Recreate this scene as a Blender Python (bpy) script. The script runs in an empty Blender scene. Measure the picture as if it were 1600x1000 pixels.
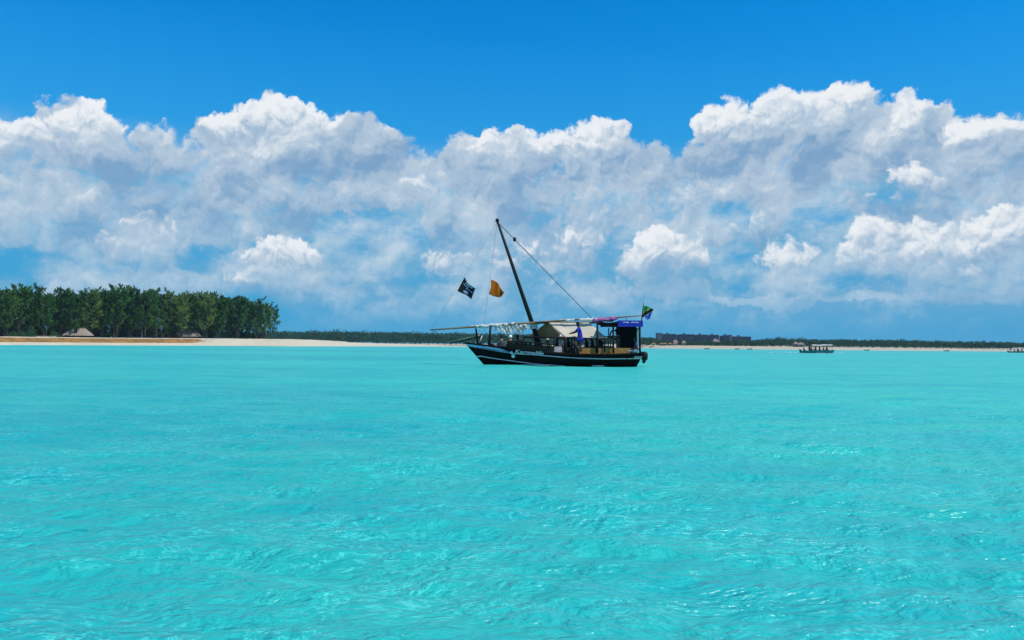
import bpy, bmesh, math, random
import numpy as np
from mathutils import Vector, Matrix, Euler

# ------------------------------------------------------------------ camera
SC = bpy.context.scene
COL = SC.collection
F_PX, CAM_H = 1250.0, 1.2                      # focal length for a 1600 px wide frame, eye height above the sea
PITCH, ROLL = math.atan(39.5 / F_PX), math.atan(0.0088)
CAM_ROT = Matrix.Rotation(math.pi / 2 + PITCH, 3, 'X') @ Matrix.Rotation(ROLL, 3, 'Z')
cam = bpy.data.cameras.new('camera')
cam.sensor_width = 36.0
cam.lens = 36.0 * F_PX / 1600.0
cam.clip_start, cam.clip_end = 0.1, 60000
cam_ob = bpy.data.objects.new('camera', cam)
COL.objects.link(cam_ob)
cam_ob.matrix_world = Matrix.Translation((0, 0, CAM_H)) @ CAM_ROT.to_4x4()
SC.camera = cam_ob

def ray(px, py):
    return (CAM_ROT @ Vector(((px - 800) / F_PX, (500 - py) / F_PX, -1))).normalized()
def at(px, py, y):                             # the point at depth y seen there
    d = ray(px, py)
    return Vector((0, 0, CAM_H)) + d * (y / d.y)
def azel(px, py):
    d = ray(px, py)
    return math.atan2(d.x, d.y) * F_PX / 100, math.asin(d.z) * F_PX / 100

# ------------------------------------------------------------------ node expressions
class E:
    """A socket with arithmetic: every operation adds a Math node."""
    nt = None
    def __init__(s, sock): s.s = sock
    @staticmethod
    def m(op, *a, clamp=False):
        n = E.nt.nodes.new('ShaderNodeMath'); n.operation = op; n.use_clamp = clamp
        for i, v in enumerate(a):
            if isinstance(v, E): E.nt.links.new(v.s, n.inputs[i])
            else: n.inputs[i].default_value = v
        return E(n.outputs[0])
    def __add__(s, o): return E.m('ADD', s, o)
    __radd__ = __add__
    def __sub__(s, o): return E.m('SUBTRACT', s, o)
    def __rsub__(s, o): return E.m('SUBTRACT', o, s)
    def __mul__(s, o): return E.m('MULTIPLY', s, o)
    __rmul__ = __mul__
    def __truediv__(s, o): return E.m('DIVIDE', s, o)
def link(a, b): E.nt.links.new(a.s if isinstance(a, E) else a, b)
def vec(x, y, z=0.0):
    n = E.nt.nodes.new('ShaderNodeCombineXYZ')
    for i, v in enumerate((x, y, z)):
        if isinstance(v, E): link(v, n.inputs[i])
        else: n.inputs[i].default_value = v
    return E(n.outputs[0])
def vmath(op, a, b=None, c=None, out=0):
    n = E.nt.nodes.new('ShaderNodeVectorMath'); n.operation = op
    for i, v in enumerate((a, b, c)):
        if v is None: continue
        if isinstance(v, E): link(v, n.inputs[i])
        else: n.inputs[i].default_value = v
    return E(n.outputs[out])
def sep(v):
    n = E.nt.nodes.new('ShaderNodeSeparateXYZ'); link(v, n.inputs[0])
    return E(n.outputs[0]), E(n.outputs[1]), E(n.outputs[2])
def smooth(x, lo, hi, a=0.0, b=1.0, kind='SMOOTHSTEP'):
    n = E.nt.nodes.new('ShaderNodeMapRange'); n.interpolation_type = kind; n.clamp = True
    link(x, n.inputs[0])
    for i, v in enumerate((lo, hi, a, b)): n.inputs[1 + i].default_value = v
    return E(n.outputs[0])
def noise(p, scale, detail=6, rough=0.55, dim='2D', dist=0.0, color=False, lac=2.0):
    n = E.nt.nodes.new('ShaderNodeTexNoise'); n.noise_dimensions = dim
    link(p, n.inputs['Vector'])
    for k, v in (('Scale', scale), ('Detail', detail), ('Roughness', rough), ('Distortion', dist), ('Lacunarity', lac)):
        n.inputs[k].default_value = v
    return E(n.outputs['Color' if color else 'Fac'])
def voro(p, scale, detail=2, rough=0.5, dim='2D', feature='F1', smoothness=0.5):
    n = E.nt.nodes.new('ShaderNodeTexVoronoi'); n.voronoi_dimensions = dim; n.feature = feature
    link(p, n.inputs['Vector'])
    n.inputs['Scale'].default_value = scale
    if 'Detail' in n.inputs: n.inputs['Detail'].default_value = detail; n.inputs['Roughness'].default_value = rough
    if feature == 'SMOOTH_F1': n.inputs['Smoothness'].default_value = smoothness
    return E(n.outputs['Distance'])
def mixc(f, a, b, mode='MIX'):
    n = E.nt.nodes.new('ShaderNodeMix'); n.data_type = 'RGBA'; n.blend_type = mode
    for s, v in ((n.inputs[0], f), (n.inputs[6], a), (n.inputs[7], b)):
        if isinstance(v, E): link(v, s)
        elif isinstance(v, (int, float)): s.default_value = v
        else: s.default_value = (*v, 1) if len(v) == 3 else v
    return E(n.outputs[2])
def srgb(r, g, b):
    f = lambda c: c / 12.92 if c <= 0.04045 else ((c + 0.055) / 1.055) ** 2.4
    return tuple(f(c / 255) for c in (r, g, b))

# ------------------------------------------------------------------ sky with its cloud bank, and the sun
SUN_EL, SUN_AZ = math.radians(60), math.radians(118)     # azimuth from +Y (view direction) towards +X (right)
wd = bpy.data.worlds.new('World'); SC.world = wd; wd.use_nodes = True
E.nt = wd.node_tree; wd.node_tree.nodes.clear()

SKY_STR = 0.1
SKY_TINT = (0.03, 1.12, 1.74)
# upper outline of the cloud bank as (column, row) in the 1600 x 1000 photograph, turned into azimuth and elevation
TOP = [(0,205),(40,197),(80,185),(100,165),(118,158),(140,166),(165,192),(200,196),(240,190),(275,194),(305,208),(325,178),
       (355,166),(395,155),(430,148),(470,148),(500,160),(540,162),(590,178),(620,198),(650,214),(680,221),(720,210),(760,206),
       (800,194),(818,214),(850,204),(900,188),(940,180),(965,174),(980,198),(1010,206),(1040,200),(1060,226),(1085,230),
       (1098,208),(1120,186),(1160,172),(1200,158),(1250,150),(1300,142),(1330,150),(1380,150),(1440,150),(1460,172),(1490,178),
       (1540,178),(1590,184),(1600,192)]
# round heads of single clouds: column, row, half width, half height, bulge
HEADS = [(1170,215,85,55,1.3),(1290,190,95,55,1.25),(1400,200,80,50,1.2),(1540,225,75,45,1.15),
         (440,216,90,55,1.3),(360,228,60,45,1.2),(560,225,80,50,1.2),(130,215,60,50,1.2),(930,242,80,48,1.25),(780,250,80,50,1.15),
         (860,385,70,40,1.0),(90,440,120,22,0.7),(300,440,110,25,0.8),(270,360,110,50,0.9),(1080,455,130,17,0.95),(1260,466,230,10,0.8),(1560,460,110,12,0.9),(620,452,120,14,0.7)]
# nearer bright heads standing in front of the bank
PUFFS = [(440,420,66,48,1.2),(420,440,70,28,0.9),(40,228,70,32,0.8),(1432,408,70,56,1.3),(1375,398,52,52,1.2),(1490,428,60,36,1.1),
         (1575,390,66,62,1.25),(1540,420,50,34,1.0),(1030,405,60,42,1.15),(1075,418,36,26,0.9),(1232,420,44,40,0.9),(1425,285,46,28,0.7),(1385,308,34,22,0.55),
         (700,414,60,24,0.42),(830,415,70,40,0.5),(900,385,50,40,0.55),(220,372,60,42,0.5),(1150,205,62,44,1.2),(1215,180,60,40,1.2),(1290,165,60,34,1.15),
         (440,192,64,36,1.1),(365,205,46,30,1.0),(935,216,56,32,1.1),(870,230,46,28,0.9),(130,206,50,34,0.9),(1545,206,56,26,1.0)]
# gaps of clear sky
HOLES = [(580,385,80,42,1.1),(520,490,170,20,1.2),(25,406,42,22,2.0),(310,395,30,22,0.5),(1160,425,75,28,2.4),(1320,441,62,14,2.4),
         (1290,375,45,50,0.8),(650,455,70,24,0.9),(720,485,180,16,1.0),(960,395,22,35,0.9),(110,412,26,16,0.6),(1140,345,30,22,0.6),(1475,370,30,18,1.0)]
# shaded bellies inside the bank
SHADE = [(1290,262,75,55,0.55),(1180,330,150,70,0.45),(560,215,55,35,0.35),(620,270,120,50,0.35),(1500,310,90,60,0.45),(230,260,110,50,0.45),
         (1010,255,70,40,0.5),(330,290,90,50,0.35),(90,265,80,35,0.3),(720,340,120,40,0.3),(480,330,120,40,0.35),(940,310,120,40,0.3)]
k_ = 1 / SKY_STR
CL_VEIL = tuple(c * k_ for c in srgb(196, 214, 228))
CL_LIT = tuple(c * k_ for c in srgb(238, 242, 246))
CL_MID = tuple(c * k_ for c in srgb(180, 200, 219))
CL_DARK = tuple(c * k_ for c in srgb(124, 163, 200))
CL_AIR = tuple(c * k_ for c in srgb(112, 172, 210))
CL_BLUE = tuple(c * k_ for c in srgb(68, 157, 207))

def build_world():
    nt = E.nt
    tc = nt.nodes.new('ShaderNodeTexCoord')
    dx, dy, dz = sep(E(tc.outputs['Generated']))
    K = F_PX / 100
    U = E.m('ARCTAN2', dx, dy) * K
    V = E.m('ARCSINE', dz) * K
    P = vec(U, V)
    sk = nt.nodes.new('ShaderNodeTexSky'); sk.sky_type = 'NISHITA'; sk.sun_disc = False
    sk.sun_elevation = SUN_EL; sk.sun_rotation = SUN_AZ
    sk.altitude = 0; sk.air_density = 1.0; sk.dust_density = 0.3; sk.ozone_density = 4.0
    sky = vmath('MULTIPLY', E(sk.outputs[0]), SKY_TINT)
    def scaled(v, f): return vmath('MULTIPLY', v, (f, f, 0))
    w1 = scaled(vmath('SUBTRACT', noise(P, 0.6, 3, 0.5, color=True), (0.5, 0.5, 0.5)), 0.5)
    w2 = scaled(vmath('SUBTRACT', noise(P, 2.4, 6, 0.62, color=True), (0.5, 0.5, 0.5)), 0.42)
    W = vmath('ADD', w1, w2)
    X0, X1 = -8.0, 8.0
    pts = [(-8.0, 4.0), (-7.4, 3.4)] + [azel(x, y) for x, y in TOP] + [(7.4, 3.9), (8.0, 3.6)]
    def curve(u):
        t = nt.nodes.new('ShaderNodeFloatCurve')
        cv = t.mapping.curves[0]
        while len(cv.points) < len(pts): cv.points.new(0.5, 0.5)
        for c, (a, b) in zip(cv.points, pts):
            c.location = ((a - X0) / (X1 - X0), b / 8.0); c.handle_type = 'VECTOR'
        t.mapping.update()
        link(smooth(u, X0, X1, kind='LINEAR'), t.inputs['Value'])
        return E(t.outputs[0]) * 8.0
    def sq(Pq, px, py, rx, ry):
        a, b = azel(px, py)
        q = vmath('MULTIPLY_ADD', Pq, (100 / rx, 100 / ry, 0), (-a * 100 / rx, -b * 100 / ry, 0))
        return vmath('DOT_PRODUCT', q, q, out=1)
    def mass(Pq):                              # large shapes: bank under its outline, round heads, gaps
        u, v, _ = sep(Pq)
        H = E.m('MINIMUM', (curve(u) - v) * 1.3, 0.5) - smooth(v, 1.7, 0.2) * 0.50
        for (px, py, rx, ry, h) in HEADS:
            H = E.m('MAXIMUM', H, E.m('MULTIPLY_ADD', sq(Pq, px, py, rx * 1.15, ry * 1.15), -h, h))
        G = None
        for (px, py, rx, ry, h) in HOLES:
            g = E.m('MULTIPLY_ADD', sq(Pq, px, py, rx * 1.25, ry * 1.25), -h, h)
            G = E.m('MAXIMUM', g, 0.0 if G is None else G)
        return H - G, G
    def fine(Po):
        Pq = vmath('ADD', Po, W2)
        return (0.5 - voro(Pq, 2.6, 3.0, 0.55)) * 0.40, (noise(Po, 1.2, 9, 0.6) - 0.5) * 0.8
    W2 = scaled(W, 0.75)
    Pq = vmath('ADD', P, W)
    M0, G0 = mass(Pq)
    M1, _ = mass(vmath('ADD', Pq, (-0.12, 0.30, 0)))
    b0, s0 = fine(P)
    b1, s1 = fine(vmath('ADD', P, (-0.03, 0.075, 0)))
    D0 = M0 + b0 + s0
    low = smooth(V, 2.9, 1.5)
    alpha = smooth(D0 - low * 0.10, 0.02, 0.30) * (1.0 - low * 0.30)
    n0 = noise(Pq, 0.9, 4, 0.55); n1 = noise(vmath('ADD', Pq, (-0.15, 0.33, 0)), 0.9, 4, 0.55)
    sh = None
    for (px, py, rx, ry, h) in SHADE:
        g = E.m('MULTIPLY_ADD', sq(Pq, px, py, rx * 1.5, ry * 1.5), -h, h)
        sh = E.m('MAXIMUM', g, 0.0 if sh is None else sh)
    rim = smooth(D0, 0.75, 0.05)
    det = (b0 - b1) * 1.05 + (s0 - s1) * 0.75
    lit = det + (M0 - M1) * 0.36 + (n0 - n1) * 1.9 + 0.27 + rim * 0.20 * (1.0 - low) - sh * 0.40
    ccol = mixc(smooth(lit, -0.35, 0.55), CL_DARK, CL_MID)
    ccol = mixc(smooth(lit, 0.40, 1.05), ccol, CL_LIT)
    ccol = mixc(smooth(V, 2.2, 0.3) * 0.65, ccol, CL_AIR)
    def puffs(Pz):
        B = None
        for (px, py, rx, ry, h) in PUFFS:
            g = E.m('MULTIPLY_ADD', sq(Pz, px, py, rx * 1.2, ry * 1.2), -h, h)
            B = g if B is None else E.m('MAXIMUM', g, B)
        return B
    Pz = vmath('ADD', P, W2)
    B0, B1 = puffs(Pz), puffs(vmath('ADD', Pz, (-0.05, 0.14, 0)))
    DB = B0 + b0 * 1.1 + s0 * 0.7
    up = smooth((B0 - B1) * 2.2, -0.25, 0.55)          # bases melt into the layer behind
    alpha2 = smooth(DB, 0.04, 0.34) * (0.20 + up * 0.76)
    lit2 = det * 1.15 + (B0 - B1) * 0.95 + 0.42
    pcol = mixc(smooth(lit2, -0.1, 0.65), CL_DARK, CL_MID)
    pcol = mixc(smooth(lit2, 0.40, 0.95), pcol, CL_LIT)
    pcol = mixc(smooth(V, 1.6, 0.2) * 0.4, pcol, CL_AIR)
    # thin layers filling the band low over the horizon
    strat = noise(vmath('MULTIPLY', P, (0.6, 1.25, 0)), 1.0, 7, 0.6)
    veil = smooth(V, 3.2, 2.2) * smooth(strat - G0 * 0.13, 0.12, 0.44) * smooth(V, 0.05, 0.9) * 0.90
    vcol = mixc(smooth(strat + (s0 - s1) * 0.9 + (n0 - n1) * 0.8 + smooth(V, 0.4, 2.5) * 0.16, 0.42, 0.86, kind='LINEAR'), CL_AIR, CL_VEIL)
    clear = mixc(smooth(V, 5.2, 0.8) * 0.93, sky, CL_BLUE)
    base = mixc(veil, clear, vcol)
    out = mixc(alpha * smooth(V, 0.05, 1.0), base, ccol)
    out = mixc(alpha2, out, pcol)
    bg = nt.nodes.new('ShaderNodeBackground'); bg.inputs['Strength'].default_value = SKY_STR
    link(out, bg.inputs['Color'])
    o = nt.nodes.new('ShaderNodeOutputWorld'); link(E(bg.outputs[0]), o.inputs['Surface'])
build_world()
wd.cycles.sampling_method = 'MANUAL'; wd.cycles.sample_map_resolution = 256

sun = bpy.data.lights.new('sun', 'SUN'); sun.energy = 4.6; sun.angle = math.radians(0.53); sun.color = (1.0, 0.95, 0.87)
sun_ob = bpy.data.objects.new('sun', sun); COL.objects.link(sun_ob)
sd = Vector((math.sin(SUN_AZ) * math.cos(SUN_EL), math.cos(SUN_AZ) * math.cos(SUN_EL), math.sin(SUN_EL)))
sun_ob.rotation_euler = sd.to_track_quat('Z', 'Y').to_euler()
sun_ob.location = (0, 0, 60)
SC.view_settings.view_transform = 'Standard'; SC.view_settings.look = 'None'
SC.view_settings.exposure = 0.0; SC.view_settings.gamma = 1.0; SC.view_settings.use_curve_mapping = False
SC.cycles.use_denoising = True
SC.cycles.max_bounces = 6

# ------------------------------------------------------------------ helpers
RNG = random.Random(7)
def tag(o, label=None, cat=None, group=None, kind=None):
    for k, v in (('label', label), ('category', cat), ('group', group), ('kind', kind)):
        if v: o[k] = v
    return o
def empty(name, loc, rz=0.0):
    o = bpy.data.objects.new(name, None); COL.objects.link(o)
    o.location = loc; o.rotation_euler = (0, 0, rz); o.empty_display_size = 0.2
    return o
def new_obj(name, me, parent=None, loc=None):
    o = bpy.data.objects.new(name, me); COL.objects.link(o)
    if parent: o.parent = parent
    if loc: o.location = loc
    return o
class MB:
    """Collects vertices and faces, then links them as one mesh object."""
    def __init__(s): s.v, s.f, s.mi = [], [], []
    def add(s, vs, fs, mi=0):
        b = len(s.v); s.v += [tuple(v) for v in vs]
        s.f += [tuple(i + b for i in f) for f in fs]; s.mi += [mi] * len(fs)
        return s
    def box(s, lo, hi, mi=0):
        (a, b, c), (d, e, f) = lo, hi
        vs = [(a,b,c),(d,b,c),(d,e,c),(a,e,c),(a,b,f),(d,b,f),(d,e,f),(a,e,f)]
        return s.add(vs, [(0,3,2,1),(4,5,6,7),(0,1,5,4),(1,2,6,5),(2,3,7,6),(3,0,4,7)], mi)
    def tube(s, pts, rad, n=8, mi=0, cap=True):
        pts = [Vector(p) for p in pts]
        if not hasattr(rad, '__len__'): rad = [rad] * len(pts)
        vs, fs = [], []
        up = Vector((0.13, 0.31, 0.94))
        for i, p in enumerate(pts):
            t = (pts[min(i + 1, len(pts) - 1)] - pts[max(i - 1, 0)]).normalized()
            a = t.cross(up)
            if a.length < 1e-3: a = t.cross(Vector((1, 0, 0)))
            a.normalize(); b = t.cross(a)
            for k in range(n):
                q = 2 * math.pi * k / n
                vs.append(p + (a * math.cos(q) + b * math.sin(q)) * rad[i])
        for i in range(len(pts) - 1):
            for k in range(n):
                k2 = (k + 1) % n
                fs.append((i*n + k, i*n + k2, (i+1)*n + k2, (i+1)*n + k))
        if cap:
            fs.append(tuple(range(n))[::-1]); fs.append(tuple((len(pts)-1)*n + k for k in range(n)))
        return s.add(vs, fs, mi)
    def grid(s, fn, nu, nv, mi=0, thick=None, mfn=None):
        """fn(u, v) -> point on an open surface; with a thickness it becomes a closed sheet."""
        P = [[Vector(fn(i / nu, j / nv)) for j in range(nv + 1)] for i in range(nu + 1)]
        idx = lambda i, j: i * (nv + 1) + j
        vs = [P[i][j] for i in range(nu + 1) for j in range(nv + 1)]
        fs, ms = [], []
        for i in range(nu):
            for j in range(nv):
                fs.append((idx(i,j), idx(i+1,j), idx(i+1,j+1), idx(i,j+1)))
                ms.append(mfn((i + .5) / nu, (j + .5) / nv) if mfn else mi)
        if thick:
            N = []
            for i in range(nu + 1):
                for j in range(nv + 1):
                    a = P[min(i+1,nu)][j] - P[max(i-1,0)][j]; b = P[i][min(j+1,nv)] - P[i][max(j-1,0)]
                    n = a.cross(b); N.append(n.normalized() if n.length > 1e-9 else Vector((0,0,1)))
            m = len(vs)
            vs += [v - n * thick for v, n in zip(vs, N)]
            k = len(fs)
            for f, mm in list(zip(fs, ms))[:k]: fs.append(tuple(i + m for i in reversed(f))); ms.append(mm)
            rim = [idx(i, 0) for i in range(nu)] + [idx(nu, j) for j in range(nv)] + [idx(i, nv) for i in range(nu, 0, -1)] + [idx(0, j) for j in range(nv, 0, -1)]
            for a, b in zip(rim, rim[1:] + rim[:1]): fs.append((a, a + m, b + m, b)); ms.append(ms[0])
        b = len(s.v); s.v += [tuple(v) for v in vs]; s.f += [tuple(i + b for i in f) for f in fs]; s.mi += ms
        return s
    def lathe(s, prof, n=12, c=(0,0,0), mi=0):
        vs, fs = [], []
        for (r, z) in prof:
            for k in range(n):
                q = 2 * math.pi * k / n
                vs.append((c[0] + r * math.cos(q), c[1] + r * math.sin(q), c[2] + z))
        for i in range(len(prof) - 1):
            for k in range(n):
                fs.append((i*n + k, i*n + (k+1) % n, (i+1)*n + (k+1) % n, (i+1)*n + k))
        fs.append(tuple(range(n))[::-1]); fs.append(tuple((len(prof)-1)*n + k for k in range(n)))
        return s.add(vs, fs, mi)
    def mesh(s, name, mats, smooth_=False):
        me = bpy.data.meshes.new(name)
        me.from_pydata(s.v, [], s.f)
        for m in (mats if isinstance(mats, (list, tuple)) else [mats]): me.materials.append(m)
        if max(s.mi or [0]) > 0: me.polygons.foreach_set('material_index', s.mi)
        if smooth_: me.polygons.foreach_set('use_smooth', [True] * len(me.polygons))
        me.update(); return me
    def build(s, name, mats, parent=None, smooth_=False, loc=None):
        return new_obj(name, s.mesh(name, mats, smooth_), parent, loc)

def mat(name, col, rough=0.7, var=0.18, scale=6.0, spec=0.3, bump=0.0, col2=None, stretch=(1,1,1), trans=0.0, metal=0.0):
    m = bpy.data.materials.new(name); m.use_nodes = True
    E.nt = m.node_tree; nt = m.node_tree
    bs = nt.nodes['Principled BSDF']
    tc = nt.nodes.new('ShaderNodeTexCoord')
    p = vmath('MULTIPLY', E(tc.outputs['Object']), stretch)
    n = noise(p, scale, 5, 0.6, dim='3D')
    a = tuple(c * (1 - var) for c in col); b = col2 or tuple(min(1, c * (1 + var)) for c in col)
    link(mixc(smooth(n, 0.3, 0.7), a, b), bs.inputs['Base Color'])
    bs.inputs['Roughness'].default_value = rough
    bs.inputs['Specular IOR Level'].default_value = spec
    bs.inputs['Metallic'].default_value = metal
    if bump:
        bn = nt.nodes.new('ShaderNodeBump'); bn.inputs['Strength'].default_value = bump
        bn.inputs['Distance'].default_value = 0.05
        link(noise(p, scale * 4, 5, 0.6, dim='3D'), bn.inputs['Height']); link(E(bn.outputs[0]), bs.inputs['Normal'])
    if trans:
        tr = nt.nodes.new('ShaderNodeBsdfTranslucent'); tr.inputs['Color'].default_value = (*b, 1)
        mx = nt.nodes.new('ShaderNodeMixShader'); mx.inputs[0].default_value = trans
        link(bs.outputs[0], mx.inputs[1]); link(tr.outputs[0], mx.inputs[2])
        link(mx.outputs[0], nt.nodes['Material Output'].inputs['Surface'])
    return m

# ------------------------------------------------------------------ sea
def sea_material():
    m = bpy.data.materials.new('shallow_sea'); m.use_nodes = True
    nt = m.node_tree; nt.nodes.clear(); E.nt = nt
    g = nt.nodes.new('ShaderNodeNewGeometry'); P = E(g.outputs['Position'])
    out = nt.nodes.new('ShaderNodeOutputMaterial')
    # colour of the water over pale sand, with weed and deeper channels
    q = vmath('MULTIPLY', P, (0.35, 1.0, 0.0))
    deep = smooth(noise(vmath('MULTIPLY', P, (0.010, 0.035, 0)), 1.0, 5, 0.6), 0.45, 0.68)
    patch = smooth(noise(vmath('MULTIPLY', P, (0.25, 0.6, 0)), 1.0, 6, 0.65), 0.35, 0.68)
    c = mixc(patch, SEA_A, SEA_B)
    streak = smooth(noise(vmath('MULTIPLY', P, (0.045, 0.22, 0)), 1.0, 5, 0.62), 0.50, 0.70)
    c = mixc(deep * 0.45, c, SEA_DEEP)
    c = mixc(streak * 0.32, c, SEA_DEEP)
    # ripples
    Q = vmath('ADD', P, vmath('MULTIPLY', vmath('SUBTRACT', noise(vmath('MULTIPLY', P, (0.9, 1.6, 0)), 1.0, 2, 0.5, color=True), (.5, .5, .5)), (0.5, 0.35, 0)))
    rip = noise(vmath('MULTIPLY', Q, (4.2, 7.6, 0)), 1.0, 2, 0.5)
    rip2 = noise(vmath('MULTIPLY', Q, (12.0, 21.0, 0)), 1.0, 2, 0.55)
    h = rip * 0.036 + rip2 * 0.025
    # pale network of caustic light filaments, painted into the water colour
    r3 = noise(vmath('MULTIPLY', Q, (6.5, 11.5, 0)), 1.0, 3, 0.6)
    caustic_web = smooth(E.m('ABSOLUTE', r3 - 0.5), 0.05, 0.0) * smooth(noise(vmath('MULTIPLY', P, (0.6, 1.1, 0)), 1.0, 4, 0.65), 0.36, 0.66)
    c = mixc(caustic_web * 0.6, c, SEA_CAUSTIC)
    bn = nt.nodes.new('ShaderNodeBump'); bn.inputs['Strength'].default_value = 1.0; bn.inputs['Distance'].default_value = SEA_BUMP
    link(h, bn.inputs['Height'])
    df = nt.nodes.new('ShaderNodeBsdfDiffuse'); link(c, df.inputs['Color']); link(E(bn.outputs[0]), df.inputs['Normal'])
    gl = nt.nodes.new('ShaderNodeBsdfGlossy'); gl.inputs['Roughness'].default_value = 0.28; link(E(bn.outputs[0]), gl.inputs['Normal'])
    fr = nt.nodes.new('ShaderNodeFresnel'); fr.inputs['IOR'].default_value = 1.33; link(E(bn.outputs[0]), fr.inputs['Normal'])
    mx = nt.nodes.new('ShaderNodeMixShader')
    link(E.m('MINIMUM', E(fr.outputs[0]) * 0.9, SEA_REFL), mx.inputs[0]); link(df.outputs[0], mx.inputs[1]); link(gl.outputs[0], mx.inputs[2])
    link(mx.outputs[0], out.inputs['Surface'])
    return m
SEA_A, SEA_B, SEA_DEEP = (0.020, 0.410, 0.375), (0.032, 0.465, 0.365), (0.004, 0.27, 0.30)
SEA_CAUSTIC = (0.10, 0.62, 0.54)  # tint of the sunlight filaments painted on the sea
SEA_BUMP, SEA_REFL = 1.0, 0.30
FAR = 5000.0
def build_sea():
    ys = [1.4]
    while ys[-1] < 420: ys.append(ys[-1] + max(0.02, ys[-1] * 0.0085))
    ys += [470, 540, 640, 800, 1100, 1600, 2600, FAR]
    ys = np.array(ys); NC = 560
    s = np.linspace(-1, 1, NC + 1)
    half = 0.78 * ys + 6.0
    X = half[:, None] * s[None, :]; Y = np.repeat(ys[:, None], NC + 1, 1)
    dx = np.maximum(np.gradient(ys), half * 2 / NC)[:, None]
    rs = np.random.RandomState(3)
    Z = np.zeros_like(X)
    for k in range(46):
        lam = 0.22 * (7.0 / 0.22) ** (k / 45.0)
        th = rs.normal(math.pi / 2 + 0.18, 0.55); ph = rs.uniform(0, 6.28)
        amp = 0.0060 * lam ** 0.65 * (1.0 if lam < 1.2 else 0.38)
        kk = 2 * math.pi / lam
        fade = np.clip(lam / dx / 3.0 - 0.6, 0, 1)
        a = kk * (math.cos(th) * X + math.sin(th) * Y) + ph + 0.6 * np.sin(kk * 0.13 * X + ph * 3)
        Z += amp * fade * (np.sin(a) + 0.25 * np.cos(2 * a))
    n, m = X.shape
    Z[-8:] = 0
    V = np.stack([X, Y, Z], -1).reshape(-1, 3)
    i = np.arange(n - 1)[:, None] * m + np.arange(m - 1)[None, :]
    Fq = np.stack([i, i + 1, i + m + 1, i + m], -1).reshape(-1, 4)
    # plain water to both sides and behind
    b = len(V)
    side = np.array([[-FAR, y, 0] for y in ys] + [[FAR, y, 0] for y in ys] + [[-FAR, -2000, 0], [FAR, -2000, 0], [X[0, 0], -2000, 0], [X[0, -1], -2000, 0]], float)
    V = np.vstack([V, side])
    a = np.arange(n - 1)
    L = np.stack([b + a, a * m, (a + 1) * m, b + a + 1], -1)
    R = np.stack([a * m + m - 1, b + n + a, b + n + a + 1, (a + 1) * m + m - 1], -1)
    e = b + 2 * n
    Fq = np.vstack([Fq, L, R, [[e, e + 2, 0, b]], [[e + 3, e + 1, b + n, m - 1]]])
    me = bpy.data.meshes.new('sea')
    me.vertices.add(len(V)); me.vertices.foreach_set('co', V.astype(np.float32).ravel())
    polys = [tuple(f) for f in ()]
    front = list(range(0, m))
    nl = Fq.size + (m + 2)
    me.loops.add(nl); me.polygons.add(len(Fq) + 1)
    loops = np.concatenate([Fq.ravel(), np.array([e + 2, e + 3] + front[::-1])]).astype(np.int32)
    me.loops.foreach_set('vertex_index', loops)
    me.polygons.foreach_set('loop_start', np.concatenate([np.arange(len(Fq)) * 4, [Fq.size]]).astype(np.int32))
    me.update(calc_edges=True); me.validate()
    me.polygons.foreach_set('use_smooth', [True] * len(me.polygons))
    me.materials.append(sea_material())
    return tag(new_obj('sea', me), kind='structure')
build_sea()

# ------------------------------------------------------------------ land
def ground_z0(px, y):                          # x of a point at depth y seen in that column at sea level
    d = ray(px, 540 + 0.0088 * (px - 800)); return d.x / d.y * y
def lerp_tab(tab, x):
    if x <= tab[0][0]: return tab[0][1]
    for (a, b), (c, d) in zip(tab, tab[1:]):
        if x <= c: return b + (d - b) * (x - a) / (c - a)
    return tab[-1][1]
SHORE = [(-260,190),(0,226),(200,268),(460,335),(600,430),(720,520),(760,545)]      # column -> depth of the waterline
BERM = [(-260,2.4),(0,2.45),(200,2.6),(330,2.9),(440,3.0),(472,2.7),(480,2.2),(560,1.7),(650,1.0),(715,0.35),(760,-0.15)]
def sand_material(name, col, band=True):
    m = bpy.data.materials.new(name); m.use_nodes = True; nt = m.node_tree; E.nt = nt
    bs = nt.nodes['Principled BSDF']; bs.inputs['Roughness'].default_value = 0.95; bs.inputs['Specular IOR Level'].default_value = 0.1
    g = nt.nodes.new('ShaderNodeNewGeometry'); P = E(g.outputs['Position'])
    n = noise(vmath('MULTIPLY', P, (0.35, 0.35, 1.5)), 1.0, 6, 0.65, dim='3D')
    c = mixc(smooth(n, 0.3, 0.7), tuple(v * 0.86 for v in col), col)
    if band:
        at_ = nt.nodes.new('ShaderNodeAttribute'); at_.attribute_name = 'dry_grass'
        w = smooth(E(at_.outputs['Fac']) + (n - 0.5) * 0.9, 0.35, 0.62)
        n2 = noise(vmath('MULTIPLY', P, (0.12, 0.5, 2.0)), 1.0, 5, 0.7, dim='3D')
        c = mixc(w, c, mixc(smooth(n2, 0.35, 0.65), (0.15, 0.095, 0.035), (0.34, 0.17, 0.05)))
    link(c, bs.inputs['Base Color'])
    bn = nt.nodes.new('ShaderNodeBump'); bn.inputs['Strength'].default_value = 0.6; bn.inputs['Distance'].default_value = 0.25
    link(noise(P, 1.3, 6, 0.65, dim='3D'), bn.inputs['Height']); link(E(bn.outputs[0]), bs.inputs['Normal'])
    return m
M = {}
M['sand'] = sand_material('pale_coral_sand', (0.50, 0.445, 0.33))
M['far_sand'] = sand_material('far_coral_sand', (0.44, 0.38, 0.28), band=False)

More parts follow.
